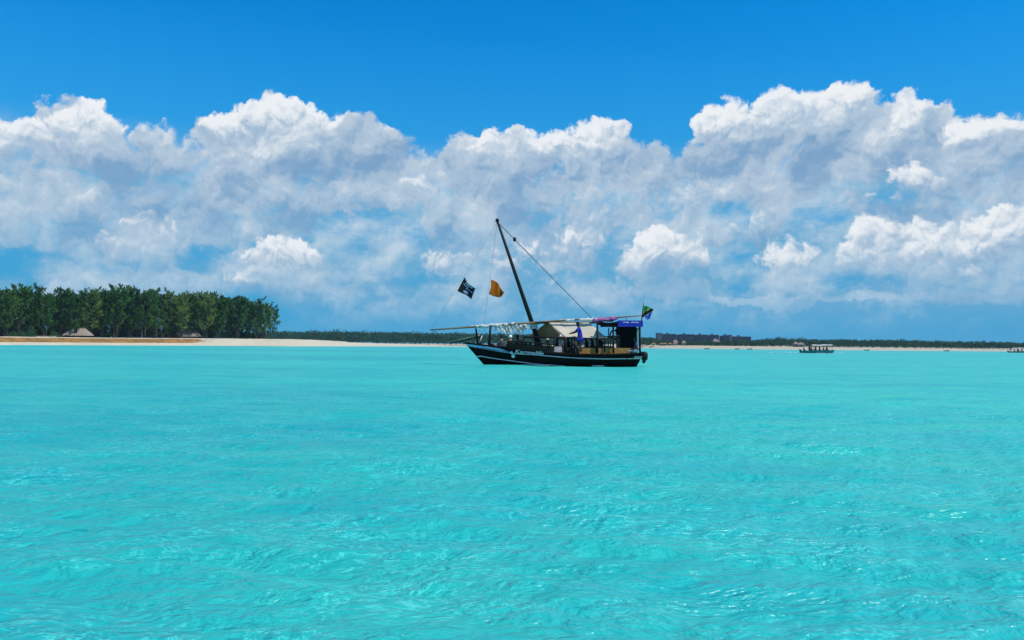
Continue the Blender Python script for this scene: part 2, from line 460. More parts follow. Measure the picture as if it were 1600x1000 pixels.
def strip_land(name, cols, shore, berm, prof, mat_, dry=None, noise_h=0.12):
    """Beach with a cross profile (metres inland, share of the berm height) following a shoreline."""
    V, Fs, A = [], [], []
    rr = np.random.RandomState(5)
    for i, px in enumerate(cols):
        y0 = lerp_tab(shore, px) + 2.0 * math.sin(px * 0.021) + 1.0 * math.sin(px * 0.067 + 1)
        hb = lerp_tab(berm, px)
        x0 = ground_z0(px, y0)
        nx, ny = x0 / math.hypot(x0, y0) * 0.15, 1.0
        for (t, k, g) in prof:
            z = k * max(hb, 0.05) if k > 0 else k
            if t > 4: z += noise_h * (rr.rand() - .5) * min(1, hb)
            V.append((x0 + nx * t, y0 + ny * t, z if hb > 0 else min(z, hb)))
            A.append(g * (dry(px) if dry else 0))
    n = len(prof)
    for i in range(len(cols) - 1):
        for j in range(n - 1):
            Fs.append((i*n + j, (i+1)*n + j, (i+1)*n + j + 1, i*n + j + 1))
    me = bpy.data.meshes.new(name); me.from_pydata(V, [], Fs); me.materials.append(mat_)
    me.polygons.foreach_set('use_smooth', [True] * len(me.polygons))
    a = me.attributes.new('dry_grass', 'FLOAT', 'POINT'); a.data.foreach_set('value', A)
    return tag(new_obj(name, me), kind='structure')
PROF = [(-8,-0.5,0),(-2,-0.12,0),(0,0.02,0),(2,0.10,0),(4,0.20,0),(6,0.30,0.0),(7,0.36,0.8),(9,0.46,1),(12,0.60,1),(15,0.74,1),(17,0.82,1),
        (18.5,0.90,0.7),(20,0.97,0.0),(22,1.0,0),(26,1.02,0),(34,1.0,0),(60,1.0,0),(110,0.9,0),(150,0.3,0),(165,-0.4,0)]
strip_land('sand_island', list(range(-260, 761, 6)), SHORE, BERM, PROF, M['sand'],
           dry=lambda px: max(0.0, min(1.0, (345 - px) / 90)))
PROF2 = [(-8,-0.4,0),(-2,-0.1,0),(0,0.03,0),(3,0.3,0),(6,0.7,0),(10,1.0,0),(16,1.25,0),(60,1.6,0),(300,3.0,0),(900,4.0,0)]
strip_land('far_beach', list(range(960, 1801, 8)), [(960,560),(1030,520),(1280,480),(1600,520),(1800,560)], [(960,1.0),(1030,1.6),(1200,1.3),(1600,1.0),(1800,1.0)], PROF2, M['far_sand'])
PROF3 = [(-10,-0.4,0),(0,0.05,0),(6,0.4,0),(30,1.0,0),(400,2.5,0),(900,3.0,0)]
strip_land('mainland_shore', list(range(340, 1101, 10)), [(340,700),(1100,760)], [(340,1.0),(1100,1.0)], PROF3, M['far_sand'])

# ------------------------------------------------------------------ foliage
def leaf_mat(name, a, b, c=None):
    m = bpy.data.materials.new(name); m.use_nodes = True; nt = m.node_tree; E.nt = nt
    bs = nt.nodes['Principled BSDF']; bs.inputs['Roughness'].default_value = 0.65; bs.inputs['Specular IOR Level'].default_value = 0.25
    g = nt.nodes.new('ShaderNodeNewGeometry'); oi = nt.nodes.new('ShaderNodeObjectInfo')
    tc = nt.nodes.new('ShaderNodeTexCoord')
    n = noise(E(tc.outputs['Object']), 0.6, 4, 0.65, dim='3D')
    isl = E(g.outputs['Random Per Island'])
    col = mixc(smooth(n + (isl - 0.5) * 0.35, 0.36, 0.64), a, b)
    if c: col = mixc(smooth(n * 0.5 + E(oi.outputs['Random']) * 0.5, 0.55, 0.8), col, c)
    link(col, bs.inputs['Base Color'])
    tr = nt.nodes.new('ShaderNodeBsdfTranslucent'); link(col, tr.inputs['Color'])
    mx = nt.nodes.new('ShaderNodeMixShader'); mx.inputs[0].default_value = 0.25
    link(bs.outputs[0], mx.inputs[1]); link(tr.outputs[0], mx.inputs[2]); link(mx.outputs[0], nt.nodes['Material Output'].inputs['Surface'])
    return m
M['needle'] = leaf_mat('casuarina_needles', (0.007, 0.028, 0.010), (0.072, 0.200, 0.026), (0.15, 0.23, 0.045))
M['shrub'] = leaf_mat('shrub_leaves', (0.025, 0.075, 0.030), (0.05, 0.14, 0.05))
M['scrub'] = leaf_mat('coastal_scrub', (0.016, 0.060, 0.034), (0.045, 0.115, 0.048))
M['bark'] = mat('grey_bark', (0.050, 0.042, 0.036), 0.9, 0.6, 3.0, bump=0.5, stretch=(1,1,0.2))

def tuft(mb, base, tip, rng, n, w, droop=0.0):
    """A feathery spray of narrow blades round an axis."""
    base, tip = Vector(base), Vector(tip); ax = tip - base; L = ax.length
    for k in range(n):
        t = rng.random() ** 0.8
        o = base + ax * t
        d = (ax.normalized() * rng.uniform(0.5, 1.0) + Vector((rng.gauss(0, .55), rng.gauss(0, .55), rng.gauss(0.1, .4) - droop))).normalized()
        l = rng.uniform(0.5, 1.1) * w * (1.15 - 0.6 * t)
        s = d.cross(Vector((rng.gauss(0,1), rng.gauss(0,1), rng.gauss(0,1)))).normalized() * rng.uniform(0.10, 0.22) * w
        o = o + Vector((rng.gauss(0, .25), rng.gauss(0, .25), rng.gauss(0, .15))) * w * (1.2 - t)
        mb.add([o - s, o + s, o + d * l + s * 0.3, o + d * l - s * 0.3], [(0, 1, 2, 3)])

def casuarina(seed, H=15.0, spread=3.6, lean=0.0, open_=0.0, low=0.15):
    rng = random.Random(seed); tr, cr = MB(), MB()
    nst = rng.choice((2, 3, 3, 4))
    for k in range(nst):
        a = 2 * math.pi * (k + rng.random() * .5) / nst
        h = H * rng.uniform(0.80, 0.97); out = spread * rng.uniform(0.25, 0.6)
        top = Vector((math.cos(a) * out + lean, math.sin(a) * out, h))
        pts, rad = [], []
        for i in range(9):
            t = i / 8
            pts.append(Vector((math.cos(a) * 0.25, math.sin(a) * 0.25, -0.4)).lerp(top, t) + Vector((rng.gauss(0, .12), rng.gauss(0, .12), 0)) * (1 if 0 < i < 8 else 0) + Vector((0, 0, H * 0.05 * math.sin(t * math.pi))))
            rad.append(0.15 * (1 - t) ** 0.8 + 0.02)
        tr.tube(pts, rad, 6)
        nb = 15
        for j in range(nb):
            t = low + (1 - low) * (j + rng.random()) / nb
            i = min(7, int(t * 8)); p = pts[i].lerp(pts[i + 1], t * 8 - i)
            ba = a + rng.gauss(0, 1.3)
            env = math.sin(min(1, max(0, (t - 0.1)) / 0.75) * math.pi * 0.62 + 0.5)
            L = spread * rng.uniform(0.35, 0.75) * max(0.25, env)
            q = p + Vector((math.cos(ba) * L, math.sin(ba) * L, L * rng.uniform(0.5, 1.3)))
            if q.z > H * 1.03: q.z = H * rng.uniform(0.97, 1.03)
            tr.tube([p, p.lerp(q, .5) + Vector((0, 0, -0.1 * L)), q], [0.06, 0.04, 0.015], 4, cap=False)
            dense = (0.55 if t < 0.4 and low > 0.1 else 1.0) * (1 - open_ * 0.55)
            nt_ = 5
            for m in range(nt_):
                u = 0.3 + 0.75 * m / (nt_ - 1)
                b = p.lerp(q, min(u, 1.0))
                e = b + Vector((math.cos(ba) * .5 + rng.gauss(0, .5), math.sin(ba) * .5 + rng.gauss(0, .5), rng.uniform(.5, 1.5)))
                tuft(cr, b, e, rng, max(3, int(22 * dense)), 0.74)
        for m in range(5):
            e = top + Vector((rng.gauss(0, .6), rng.gauss(0, .6), rng.uniform(.2, 1.4)))
            tuft(cr, top - Vector((0, 0, .8)), e, rng, 16, 0.62)
    return tr.mesh('trunk', M['bark']), cr.mesh('crown', M['needle'])
BUSHY = [casuarina(s, 15.0, 4.6, 0, 0, 0.03) for s in (31, 32, 33)]
PROTO = [casuarina(s, 15.0, sp, ln, op) for s, sp, ln, op in ((11, 3.6, 0, 0), (12, 4.0, 0.5, 0.1), (13, 3.3, -0.4, 0.0), (14, 3.8, 0.2, 0.2), (15, 4.2, 0, 0.3), (16, 3.4, 0.8, 0.45), (17, 3.9, -0.6, 0.1))]
ORD = ['first','second','third','fourth','fifth','sixth','seventh','eighth','ninth','tenth','eleventh','twelfth','thirteenth','fourteenth','fifteenth',
       'sixteenth','seventeenth','eighteenth','nineteenth','twentieth','twenty-first','twenty-second','twenty-third','twenty-fourth','twenty-fifth','twenty-sixth']
def island_y(px, inland): return lerp_tab(SHORE, px) + inland
def place_tree(px, top_row, inland, k, label, group, rz):
    y = island_y(px, inland); x = ground_z0(px, y); z = lerp_tab(BERM, px) * 1.0
    ztop = at(px, top_row + RNG.uniform(-3.5, 3.0), y).z
    s = (ztop - z) / 15.2
    o = empty('casuarina_tree', (x, y, z - 0.05), rz); o.scale = (s * RNG.uniform(.9, 1.1), s * RNG.uniform(.9, 1.1), s)
    t, c = BUSHY[-k - 1] if k < 0 else PROTO[k % len(PROTO)]
    new_obj('trunk', t, o); new_obj('crown', c, o)
    return tag(o, label, 'tree', group)
FRONT = [(8,452),(26,447),(48,449),(70,455),(94,451),(118,457),(140,455),(158,452),(180,449),(203,452),(224,453),(243,455),(264,457),(284,456),(303,456),
         (322,459),(340,461),(356,463),(371,463),(386,466),(400,470),(412,474),(424,480)]
NF = len(FRONT)
for i, (px, top_row) in enumerate(FRONT):
    k = NF - 1 - i
    look = {0: 'outermost thin open casuarina leaning out at the right end of the island grove',
            NF - 1: 'front casuarina at the left edge of the photo on the island'}.get(k)
    look = look or f'{ORD[k]} front-row casuarina from the right end of the island grove'
    place_tree(px, top_row, 24 + (i * 7 % 5) * 1.6, (5 if k < 1 else i * 3 + 1), look, 'front row of the island grove', RNG.uniform(0, 6.28))
for row, (inl, off) in enumerate(((33, 9), (42, 0), (54, 11))):
    for px in range(-40 + off, 412 - row * 14, 19):
        tr_ = lerp_tab(FRONT, px) + RNG.uniform(3, 17)
        place_tree(px, tr_, inl + RNG.uniform(-2, 2), -1 - RNG.randrange(3), 'casuarina in the shaded rows behind the front of the island grove', 'back rows of the island grove', RNG.uniform(0, 6.28))

def bush_mesh(seed, rx, ry, rz, n, w):
    rng = random.Random(seed); mb = MB()
    for k in range(n):
        th = rng.uniform(0, 6.28); c = rng.uniform(0.0, 1.0); r = rng.uniform(0.55, 1.0)
        lump = 1 + 0.18 * math.sin(3 * th + seed) + 0.14 * math.sin(5 * th + 2 * seed + 4 * c)
        sx = math.sqrt(max(0, 1 - c * c))
        p = Vector((math.cos(th) * sx * rx * r * lump, math.sin(th) * sx * ry * r * lump, c * rz * r * lump))
        tuft(mb, p, p + Vector((p.x / rx, p.y / ry, 0.8)).normalized() * w, rng, 4, w)
    return mb.mesh('foliage', M['shrub'])
def stem_mesh(rz):
    mb = MB()
    for a in range(4):
        mb.tube([(0, 0, -0.2), (math.cos(a * 1.6) * .2, math.sin(a * 1.6) * .2, rz * .4), (math.cos(a * 1.6) * .5, math.sin(a * 1.6) * .5, rz * .7)], [.06, .04, .02], 5)
    return mb.mesh('stem', M['bark'])
SH = [bush_mesh(s, 2.0, 1.8, 1.7, 420, 0.42) for s in (3, 4, 5)]; STEM = stem_mesh(1.6)
def shrub(px, inland, w, h, k, label, group=None):
    y = island_y(px, inland); x = ground_z0(px, y); z = lerp_tab(BERM, px)
    o = empty('shrub', (x, y, z - 0.05)); o.scale = (w / 4.0, w / 4.0, h / 1.9)
    new_obj('foliage', SH[k % 3], o); new_obj('stem', STEM, o)
    return tag(o, label, 'shrub', group)
shrub(46, 19.5, 3.4, 2.2, 0, 'round green shrub on the sand left of the first thatched hut')
shrub(33, 20.0, 2.6, 1.6, 1, 'small low shrub beside the round green shrub at far left')
shrub(85, 20.5, 2.6, 1.9, 2, 'leafy shrub growing against the left side of the thatched hut')
shrub(20, 21, 2.4, 1.5, 1, 'low shrub at the leftmost end of the island undergrowth')
shrub(206, 20, 1.1, 0.8, 2, 'tiny shrub alone on the sand between the two huts')
for px in range(-20, 400, 16):
    shrub(px + RNG.uniform(-4, 4), RNG.uniform(36, 48), RNG.uniform(5, 7), RNG.uniform(2.5, 4.5), RNG.randrange(3), 'shrub in the dark undergrowth between the casuarina trunks', 'undergrowth of the island grove')

# ------------------------------------------------------------------ thatched huts and drift logs
M['thatch'] = mat('weathered_thatch', (0.25, 0.21, 0.165), 0.95, 0.3, 2.5, bump=0.8, stretch=(3, 3, 0.6))
M['dark_wood'] = mat('dark_timber', (0.045, 0.034, 0.026), 0.85, 0.3, 4.0, bump=0.3)
M['drift'] = mat('bleached_log', (0.40, 0.36, 0.31), 0.9, 0.25, 2.0)
def hut(px, inland, w, d, eave, ridge, label):
    y = island_y(px, inland); x = ground_z0(px, y); z = lerp_tab(BERM, px)
    o = empty('thatched_hut', (x, y, z - 0.03))
    hw, hd = w / 2, d / 2; rl = w * 0.27
    def roof(u, v):
        a = 2 * math.pi * u
        ex, ey = hw * max(-1, min(1, 1.35 * math.cos(a))), hd * max(-1, min(1, 1.35 * math.sin(a)))
        rx = rl * max(-1, min(1, 1.35 * math.cos(a)))
        t = v
        z_ = eave + (ridge - eave) * (t ** 0.85) + 0.05 * math.sin(a * 23) * (1 - t)
        return (ex + (rx - ex) * t, ey * (1 - t), z_)
    MB().grid(roof, 48, 8).build('roof', M['thatch'], o)
    MB().tube([(-rl - .1, 0, ridge + .05), (0, 0, ridge + .02), (rl + .1, 0, ridge + .05)], 0.14, 6).build('ridge_roll', M['thatch'], o)
    MB().box((-hw * .74, -hd * .6, 0), (hw * .74, hd * .7, eave + .25)).build('wall', M['dark_wood'], o)
    for sx in (-.86, -.3, .3, .86):
        MB().tube([(sx * hw, -hd * .85, -.1), (sx * hw, -hd * .85, eave + .12)], 0.07, 6).build('post', M['dark_wood'], o)
    return tag(o, label, 'hut')
hut(122, 24.5, 8.6, 5.5, 0.7, 3.2, 'thatched hut with low sloping pale roof under the left casuarinas')
hut(293, 32, 10.0, 5.5, 0.8, 3.6, 'wide thatched hut half hidden among trunks in the middle of the grove')
for px, L, lab in ((67, 4.5, 'bleached driftwood log lying at the shrub line left of the thatched hut'), (82, 2.5, 'shorter bleached log lying right beside the thatched hut')):
    y = island_y(px, 20.0); x = ground_z0(px, y); z = lerp_tab(BERM, px)
    mb = MB(); mb.tube([(-L/2, 0, .18), (-L*.15, .1, .22), (L*.2, -.05, .2), (L/2, .1, .3)], [.13, .16, .14, .06], 7); mb.tube([(L*.1, 0, .25), (L*.25, .1, .7)], [.06, .02], 5)
    tag(mb.build('driftwood_log', M['drift'], loc=(x, y, z)), lab, 'log')

# ------------------------------------------------------------------ far woods
def woods(name, cols, depth, tops, base, label, rows=3, dens=1.0, seed=1, w=1.5):
    rng = random.Random(seed); mb = MB()
    for r in range(rows):
        for px in cols:
            p = px + rng.uniform(-2, 2); y = depth + r * 14 + rng.uniform(-5, 5)
            x = ground_z0(p, y); hgt = max(1.5, at(p, lerp_tab(tops, p), y).z + rng.uniform(-1.4, 0.5) - base)
            if rng.random() < 0.05: hgt *= 1.18
            R = hgt * rng.uniform(0.42, 0.7)
            for k in range(int(34 * dens)):
                th = rng.uniform(0, 6.28); c = rng.random() ** 0.7
                rr = R * math.sqrt(max(0.05, 1 - c ** 3)) * rng.uniform(.6, 1)
                q = Vector((x + math.cos(th) * rr, y + math.sin(th) * rr, base + hgt * (0.05 + 0.93 * c)))
                tuft(mb, q, q + Vector((rng.gauss(0, .4), rng.gauss(0, .4), w)), rng, 3, w)
    o = mb.build(name, M['scrub'])
    return tag(o, label, 'woodland', kind='stuff')
woods('mangrove_belt', range(400, 1030, 3), 712, [(400,522),(440,521),(493,521),(535,521),(600,522),(660,523),(730,524),(860,526),(1000,530),(1040,533)], 0.6,
      'dark green belt of mangroves along the shore behind the sand spit and the dhow', seed=4, w=1.9)
woods('coastal_bush', range(1000, 1720, 3), 545, [(1000,531),(1020,530),(1040,535.5),(1130,535.5),(1180,534),(1210,531),(1300,533),(1400,534),(1500,536),(1600,538),(1700,539)], 1.2,
      'low dark coastal bush along the far right beach', rows=3, seed=5, w=1.15)

# ------------------------------------------------------------------ hotels behind the right-hand beach
M['concrete'] = mat('hotel_plaster_hazed', (0.026, 0.048, 0.092), 0.9, 0.15, 0.3)  # blue distance haze mixed into the plaster colour
M['concrete2'] = mat('hotel_plaster_pale_hazed', (0.042, 0.070, 0.120), 0.9, 0.15, 0.3)  # paler tone, haze blue painted in as well
M['glass'] = mat('hotel_glass', (0.03, 0.04, 0.055), 0.25, 0.2, 0.3, spec=0.5)
def hotel(px0, px1, row, depth, floors, label, bays, fins=False, tower=None):
    y = depth; x0 = ground_z0(px0, y); x1 = ground_z0(px1, y); zt = at((px0 + px1) / 2, row, y).z
    zb = 3.0; o = empty('hotel_block', ((x0 + x1) / 2, y, zb)); w = (x1 - x0) / 2; H = zt - zb; D = 14.0
    MB().box((-w, 0.6, -1), (w, D, H)).build('wall', M['concrete'], o)
    fh = H / floors
    for f in range(floors + 1):
        MB().box((-w - .15, -1.0, f * fh - .18), (w + .15, 0.598, f * fh + (.18 if f < floors else .6))).build('floor_slab', M['concrete2'], o)
    bw = 2 * w / bays
    for b in range(bays + 1):
        MB().box((-w + b * bw - .16, -.7, 0.2), (-w + b * bw + .16, 0.597, H - .2)).build('partition', M['concrete2' if fins else 'concrete'], o)
    for f in range(floors):
        for b in range(bays):
            xx = -w + (b + .5) * bw
            MB().box((xx - bw * .36, 0.45, f * fh + .3), (xx + bw * .36, 0.596, f * fh + fh * .82)).build('window', M['glass'], o)
    if tower:
        ta, tb, tr = tower; a = ground_z0(ta, y) - (x0 + x1) / 2; b = ground_z0(tb, y) - (x0 + x1) / 2
        MB().box((a, -1.4, -1), (b, D * .6, at(ta, tr, y).z - zb)).build('stair_tower', M['concrete2'], o)
    MB().box((-w * .3, 4, H + .603), (-w * .05, 8, H + 1.9)).build('roof_housing', M['concrete2'], o)
    return tag(o, label, 'building', 'hotel blocks behind the far beach')
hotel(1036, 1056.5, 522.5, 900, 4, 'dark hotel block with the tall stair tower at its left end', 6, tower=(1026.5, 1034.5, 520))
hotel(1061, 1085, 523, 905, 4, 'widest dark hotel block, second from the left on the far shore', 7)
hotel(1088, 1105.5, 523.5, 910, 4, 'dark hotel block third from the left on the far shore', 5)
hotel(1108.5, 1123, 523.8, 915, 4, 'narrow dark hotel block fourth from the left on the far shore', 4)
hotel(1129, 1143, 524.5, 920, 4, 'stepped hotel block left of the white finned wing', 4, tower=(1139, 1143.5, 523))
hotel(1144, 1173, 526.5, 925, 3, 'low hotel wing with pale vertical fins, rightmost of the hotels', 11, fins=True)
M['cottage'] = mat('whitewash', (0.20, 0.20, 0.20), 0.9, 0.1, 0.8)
M['cottage_roof'] = mat('pinkish_roof', (0.20, 0.16, 0.15), 0.9, 0.15, 0.8)
def cottage(px, depth, w, h, label, base=1.7):
    x = ground_z0(px, depth); o = empty('cottage', (x, depth, base)); hw = w / 2
    MB().box((-hw, -1.5, -.5), (hw, 1.5, h * .55)).build('wall', M['cottage'], o)
    mb = MB(); e = h * .552
    mb.add([(-hw-.3,-1.9,e),(hw+.3,-1.9,e),(hw+.3,1.9,e),(-hw-.3,1.9,e),(-hw*.5,0,h),(hw*.5,0,h)], [(0,1,5,4),(2,3,4,5),(1,2,5),(3,0,4),(0,3,2,1)]).build('roof', M['cottage_roof'], o)
    MB().box((-.45, -1.56, -.3), (.45, -1.503, h * .5)).build('door', M['glass'], o)
    return tag(o, label, 'cottage')
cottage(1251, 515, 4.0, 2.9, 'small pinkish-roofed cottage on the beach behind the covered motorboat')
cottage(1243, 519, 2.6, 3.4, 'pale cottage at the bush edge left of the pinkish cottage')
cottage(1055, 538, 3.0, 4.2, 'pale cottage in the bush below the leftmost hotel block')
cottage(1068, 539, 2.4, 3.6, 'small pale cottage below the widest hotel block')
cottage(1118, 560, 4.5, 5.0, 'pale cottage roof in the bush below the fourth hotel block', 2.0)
M['orange_soil'] = mat('orange_thatch_shade', (0.26, 0.15, 0.07), 0.95, 0.25, 0.8)
def shelter(px, depth, label):
    x = ground_z0(px, depth); o = empty('beach_shelter', (x, depth, 1.5))
    MB().lathe([(1.7, 1.45), (1.75, 1.5), (0.9, 1.95), (0.05, 2.4)], 12).build('thatch_cap', M['orange_soil'], o)
    MB().tube([(0, 0, -.3), (0, 0, 1.6)], .07, 6).build('pole', M['dark_wood'], o)
    return tag(o, label, 'beach shelter', 'orange thatched shelters on the far beach')
for k, (px, d) in enumerate(((1021, 533), (1034, 533), (1039, 534), (1047, 533), (1055, 532))):
    shelter(px, d, f'{ORD[k]} orange thatched sunshade on the far beach, counted from the dhow stern')

# ------------------------------------------------------------------ people (one continuous skinned figure each)
def skin_mesh(name, verts, edges, rad, mats, levels=1):
    me = bpy.data.meshes.new(name + '_cage'); me.from_pydata([tuple(v) for v in verts], edges, [])
    o = bpy.data.objects.new('cage', me); COL.objects.link(o)
    o.modifiers.new('skin', 'SKIN').use_smooth_shade = True
    for i, r in enumerate(rad):
        sv = me.skin_vertices[0].data[i]; sv.radius = (r, r) if not isinstance(r, tuple) else r; sv.use_root = (i == 0)
    s = o.modifiers.new('sub', 'SUBSURF'); s.levels = levels; s.render_levels = levels
    bpy.context.view_layer.update()
    dg = bpy.context.evaluated_depsgraph_get()
    out = bpy.data.meshes.new_from_object(o.evaluated_get(dg)); out.name = name
    bpy.data.objects.remove(o); bpy.data.meshes.remove(me)
    out.materials.clear()
    for m in mats: out.materials.append(m)
    out.polygons.foreach_set('use_smooth', [True] * len(out.polygons))
    return out
POSE = {  # joints in metres, x = the way the figure faces, y = its left, z up; the origin is on the floor or seat
 'stand': dict(pelvis=(0,0,.92), waist=(.02,0,1.10), chest=(.07,0,1.32), neck=(.10,0,1.48), head0=(.13,0,1.56), head1=(.14,0,1.69),
    sh=((.08,.19,1.40),(.08,-.19,1.40)), el=((.22,.26,1.18),(.30,-.24,1.20)), wr=((.45,.22,1.10),(.54,-.20,1.12)), ha=((.53,.21,1.08),(.62,-.19,1.10)),
    hip=((0,.10,.88),(0,-.10,.88)), kn=((.05,.12,.48),(-.03,-.12,.48)), an=((0,.13,.09),(-.08,-.13,.09)), to=((.17,.14,.04),(.09,-.14,.04))),
 'sit': dict(pelvis=(0,0,.10), waist=(-.02,0,.27), chest=(.0,0,.48), neck=(.04,0,.64), head0=(.07,0,.71), head1=(.08,0,.84),
    sh=((0,.18,.56),(0,-.18,.56)), el=((.06,.25,.32),(.06,-.25,.32)), wr=((.28,.18,.22),(.28,-.18,.22)), ha=((.36,.15,.20),(.36,-.15,.20)),
    hip=((.04,.10,.09),(.04,-.10,.09)), kn=((.46,.13,.13),(.46,-.13,.13)), an=((.47,.13,-.30),(.47,-.13,-.30)), to=((.62,.14,-.36),(.62,-.14,-.36))),
 'lounge': dict(pelvis=(0,0,.10), waist=(-.10,0,.25), chest=(-.22,0,.43), neck=(-.28,0,.58), head0=(-.27,0,.66), head1=(-.25,0,.78),
    sh=((-.24,.18,.50),(-.24,-.18,.50)), el=((-.36,.26,.30),(-.10,-.27,.34)), wr=((-.42,.26,.08),(.14,-.22,.30)), ha=((-.42,.26,.02),(.22,-.20,.30)),
    hip=((.05,.10,.09),(.05,-.10,.09)), kn=((.38,.12,.34),(.46,-.12,.14)), an=((.62,.12,.08),(.86,-.12,.08)), to=((.76,.13,.12),(.98,-.13,.16)))}
def figure(pose):
    p = POSE[pose]; v, e, r = [], [], []
    def a(pt, rad, par=None):
        v.append(pt); r.append(rad)
        if par is not None: e.append((par, len(v) - 1))
        return len(v) - 1
    pe = a(p['pelvis'], .125); wa = a(p['waist'], .115, pe); ch = a(p['chest'], (.135, .12), wa); ne = a(p['neck'], .055, ch)
    h0 = a(p['head0'], .085, ne); h1 = a(p['head1'], .088, h0)
    nose = a(tuple(Vector(p['head0']) + Vector((.10, 0, .03))), .018, h0)
    for s in (0, 1):
        sh = a(p['sh'][s], .058, ch); el = a(p['el'][s], .043, sh); wr = a(p['wr'][s], .030, el); ha = a(p['ha'][s], .036, wr)
        d = (Vector(p['ha'][s]) - Vector(p['wr'][s])).normalized(); sd_ = Vector((0, 1, 0)) if abs(d.y) < .8 else Vector((1, 0, 0))
        for q, L in ((-.027, .075), (-.009, .088), (.009, .082), (.027, .065)):
            b = a(tuple(Vector(p['ha'][s]) + d * .035 + sd_ * q), .0095, ha)
            a(tuple(Vector(p['ha'][s]) + d * (.035 + L) + sd_ * q * 1.15 + Vector((0, 0, -.02))), .008, b)
        a(tuple(Vector(p['ha'][s]) + d * .03 + sd_ * (.055 if s else -.055) + Vector((0, 0, .01))), .0095, ha)
        hi = a(p['hip'][s], .095, pe); kn = a(p['kn'][s], .06, hi); an = a(p['an'][s], .04, kn); a(p['to'][s], .038, an)
    return v, e, r
def shirt(pose, grow=1.22, hem=None):
    p = POSE[pose]; v, e, r = [], [], []
    def a(pt, rad, par=None):
        v.append(pt); r.append(rad)
        if par is not None: e.append((par, len(v) - 1))
        return len(v) - 1
    pe = a(p['pelvis'], .135 * grow); wa = a(p['waist'], .11 * grow, pe); ch = a(p['chest'], .13 * grow, wa); a(tuple(Vector(p['chest']).lerp(Vector(p['neck']), .6)), .075 * grow, ch)
    for s in (0, 1):
        sh = a(p['sh'][s], .062 * grow, ch); a(tuple(Vector(p['sh'][s]).lerp(Vector(p['el'][s]), .75)), .056 * grow, sh)
    if hem: a(tuple(Vector(p['pelvis']) + Vector((0, 0, -hem * .5))), .17 * grow, pe); a(tuple(Vector(p['pelvis']) + Vector((-.01, 0, -hem))), .20 * grow, len(v) - 1)
    return v, e, r
def trousers(pose):
    p = POSE[pose]; v, e, r = [], [], []
    v.append(p['pelvis']); r.append(.15)
    for s in (0, 1):
        for k, (nm, rad) in enumerate((('hip', .115), ('kn', .078), ('an', .055))):
            q = Vector(p[nm][s])
            if nm == 'an': q = q.lerp(Vector(p['kn'][s]), .15)
            v.append(tuple(q)); r.append(rad); e.append((0 if k == 0 else len(v) - 2, len(v) - 1))
    return v, e, r
def hat_mesh(pose, brim):
    p = Vector(POSE[pose]['head1']); mb = MB()
    if brim: mb.lathe([(.115, -.01), (.20, -.02), (.20, -.008), (.112, .02), (.105, .09), (.05, .115), (.0, .118)], 14, p)
    else: mb.lathe([(.098, -.07), (.108, -.02), (.105, .03), (.08, .085), (.04, .105), (.0, .108)], 14, p)
    return mb
BODY = {k: figure(k) for k in POSE}
_cache = {}
def cloth_mat(col, name='cloth'):
    k = ('m', col)
    if k not in _cache: _cache[k] = mat(name, col, 0.9, 0.2, 9.0)
    return _cache[k]
SKIN_D = mat('dark_skin', (0.035, 0.019, 0.012), 0.6, 0.15, 9.0); SKIN_L = mat('sunburnt_skin', (0.45, 0.23, 0.16), 0.6, 0.12, 9.0)
HAIR = mat('black_hair', (0.012, 0.010, 0.009), 0.7, 0.3, 20.0)
def person(loc, face, pose, top, bottom, label, skin=SKIN_D, hat=None, hem=None, s=1.0, group=None):
    o = empty('person', loc, face); o.scale = (s, s, s)
    def cached(key, fn):
        if key not in _cache: _cache[key] = fn()
        return _cache[key]
    new_obj('body', cached(('b', pose, skin.name), lambda: skin_mesh('body', *BODY[pose], [skin], 1)), o)
    new_obj('shirt' if not hem else 'tunic', cached(('s', pose, top, hem), lambda: skin_mesh('shirt', *shirt(pose, 1.22, hem), [cloth_mat(top)], 1)), o)
    if bottom: new_obj('trousers', cached(('t', pose, bottom), lambda: skin_mesh('trousers', *trousers(pose), [cloth_mat(bottom)], 1)), o)
    if hat: new_obj('hat', cached(('h', pose, hat), lambda: hat_mesh(pose, hat[1]).mesh('hat', cloth_mat(hat[0]), True)), o)
    else: new_obj('hair', cached(('hr', pose), lambda: hat_mesh(pose, False).mesh('hair', HAIR, True)), o)
    return tag(o, label, 'person', group)

# ------------------------------------------------------------------ the dhow
BD = 48.0
B0 = at(870, 571.4, BD); B0.z = 0.0
def b(px, py, dy=0.0):                         # photograph column and row -> boat coordinates on the plane dy behind the keel line
    p = at(px, py, BD + dy) - B0
    return Vector((p.x, dy, p.z))
dhow = tag(empty('dhow', B0), 'black wooden sailing dhow with raked mast, tan awning and white bow band', 'sailing boat')
M['hull'] = mat('black_hull_paint', (0.0045, 0.004, 0.004), 0.6, 0.35, 2.5, spec=0.08, bump=0.15, stretch=(0.4, 1, 3))
M['bulwark'] = mat('tarred_planks', (0.008, 0.009, 0.006), 0.75, 0.4, 3.0, spec=0.15, bump=0.3, stretch=(0.4, 1, 3))
M['white'] = mat('white_paint', (0.62, 0.66, 0.70), 0.6, 0.12, 4.0)
M['blue_white'] = mat('pale_blue_paint', (0.30, 0.48, 0.72), 0.6, 0.25, 3.0)
M['deck'] = mat('worn_deck', (0.16, 0.10, 0.06), 0.9, 0.3, 2.0, stretch=(0.4, 3, 1))
M['mast'] = mat('dark_mast_wood', (0.007, 0.0065, 0.005), 0.8, 0.3, 3.0, bump=0.3, stretch=(2, 2, 0.3))
M['yard'] = mat('bamboo_yard', (0.16, 0.115, 0.06), 0.75, 0.35, 2.5, stretch=(0.5, 3, 3))
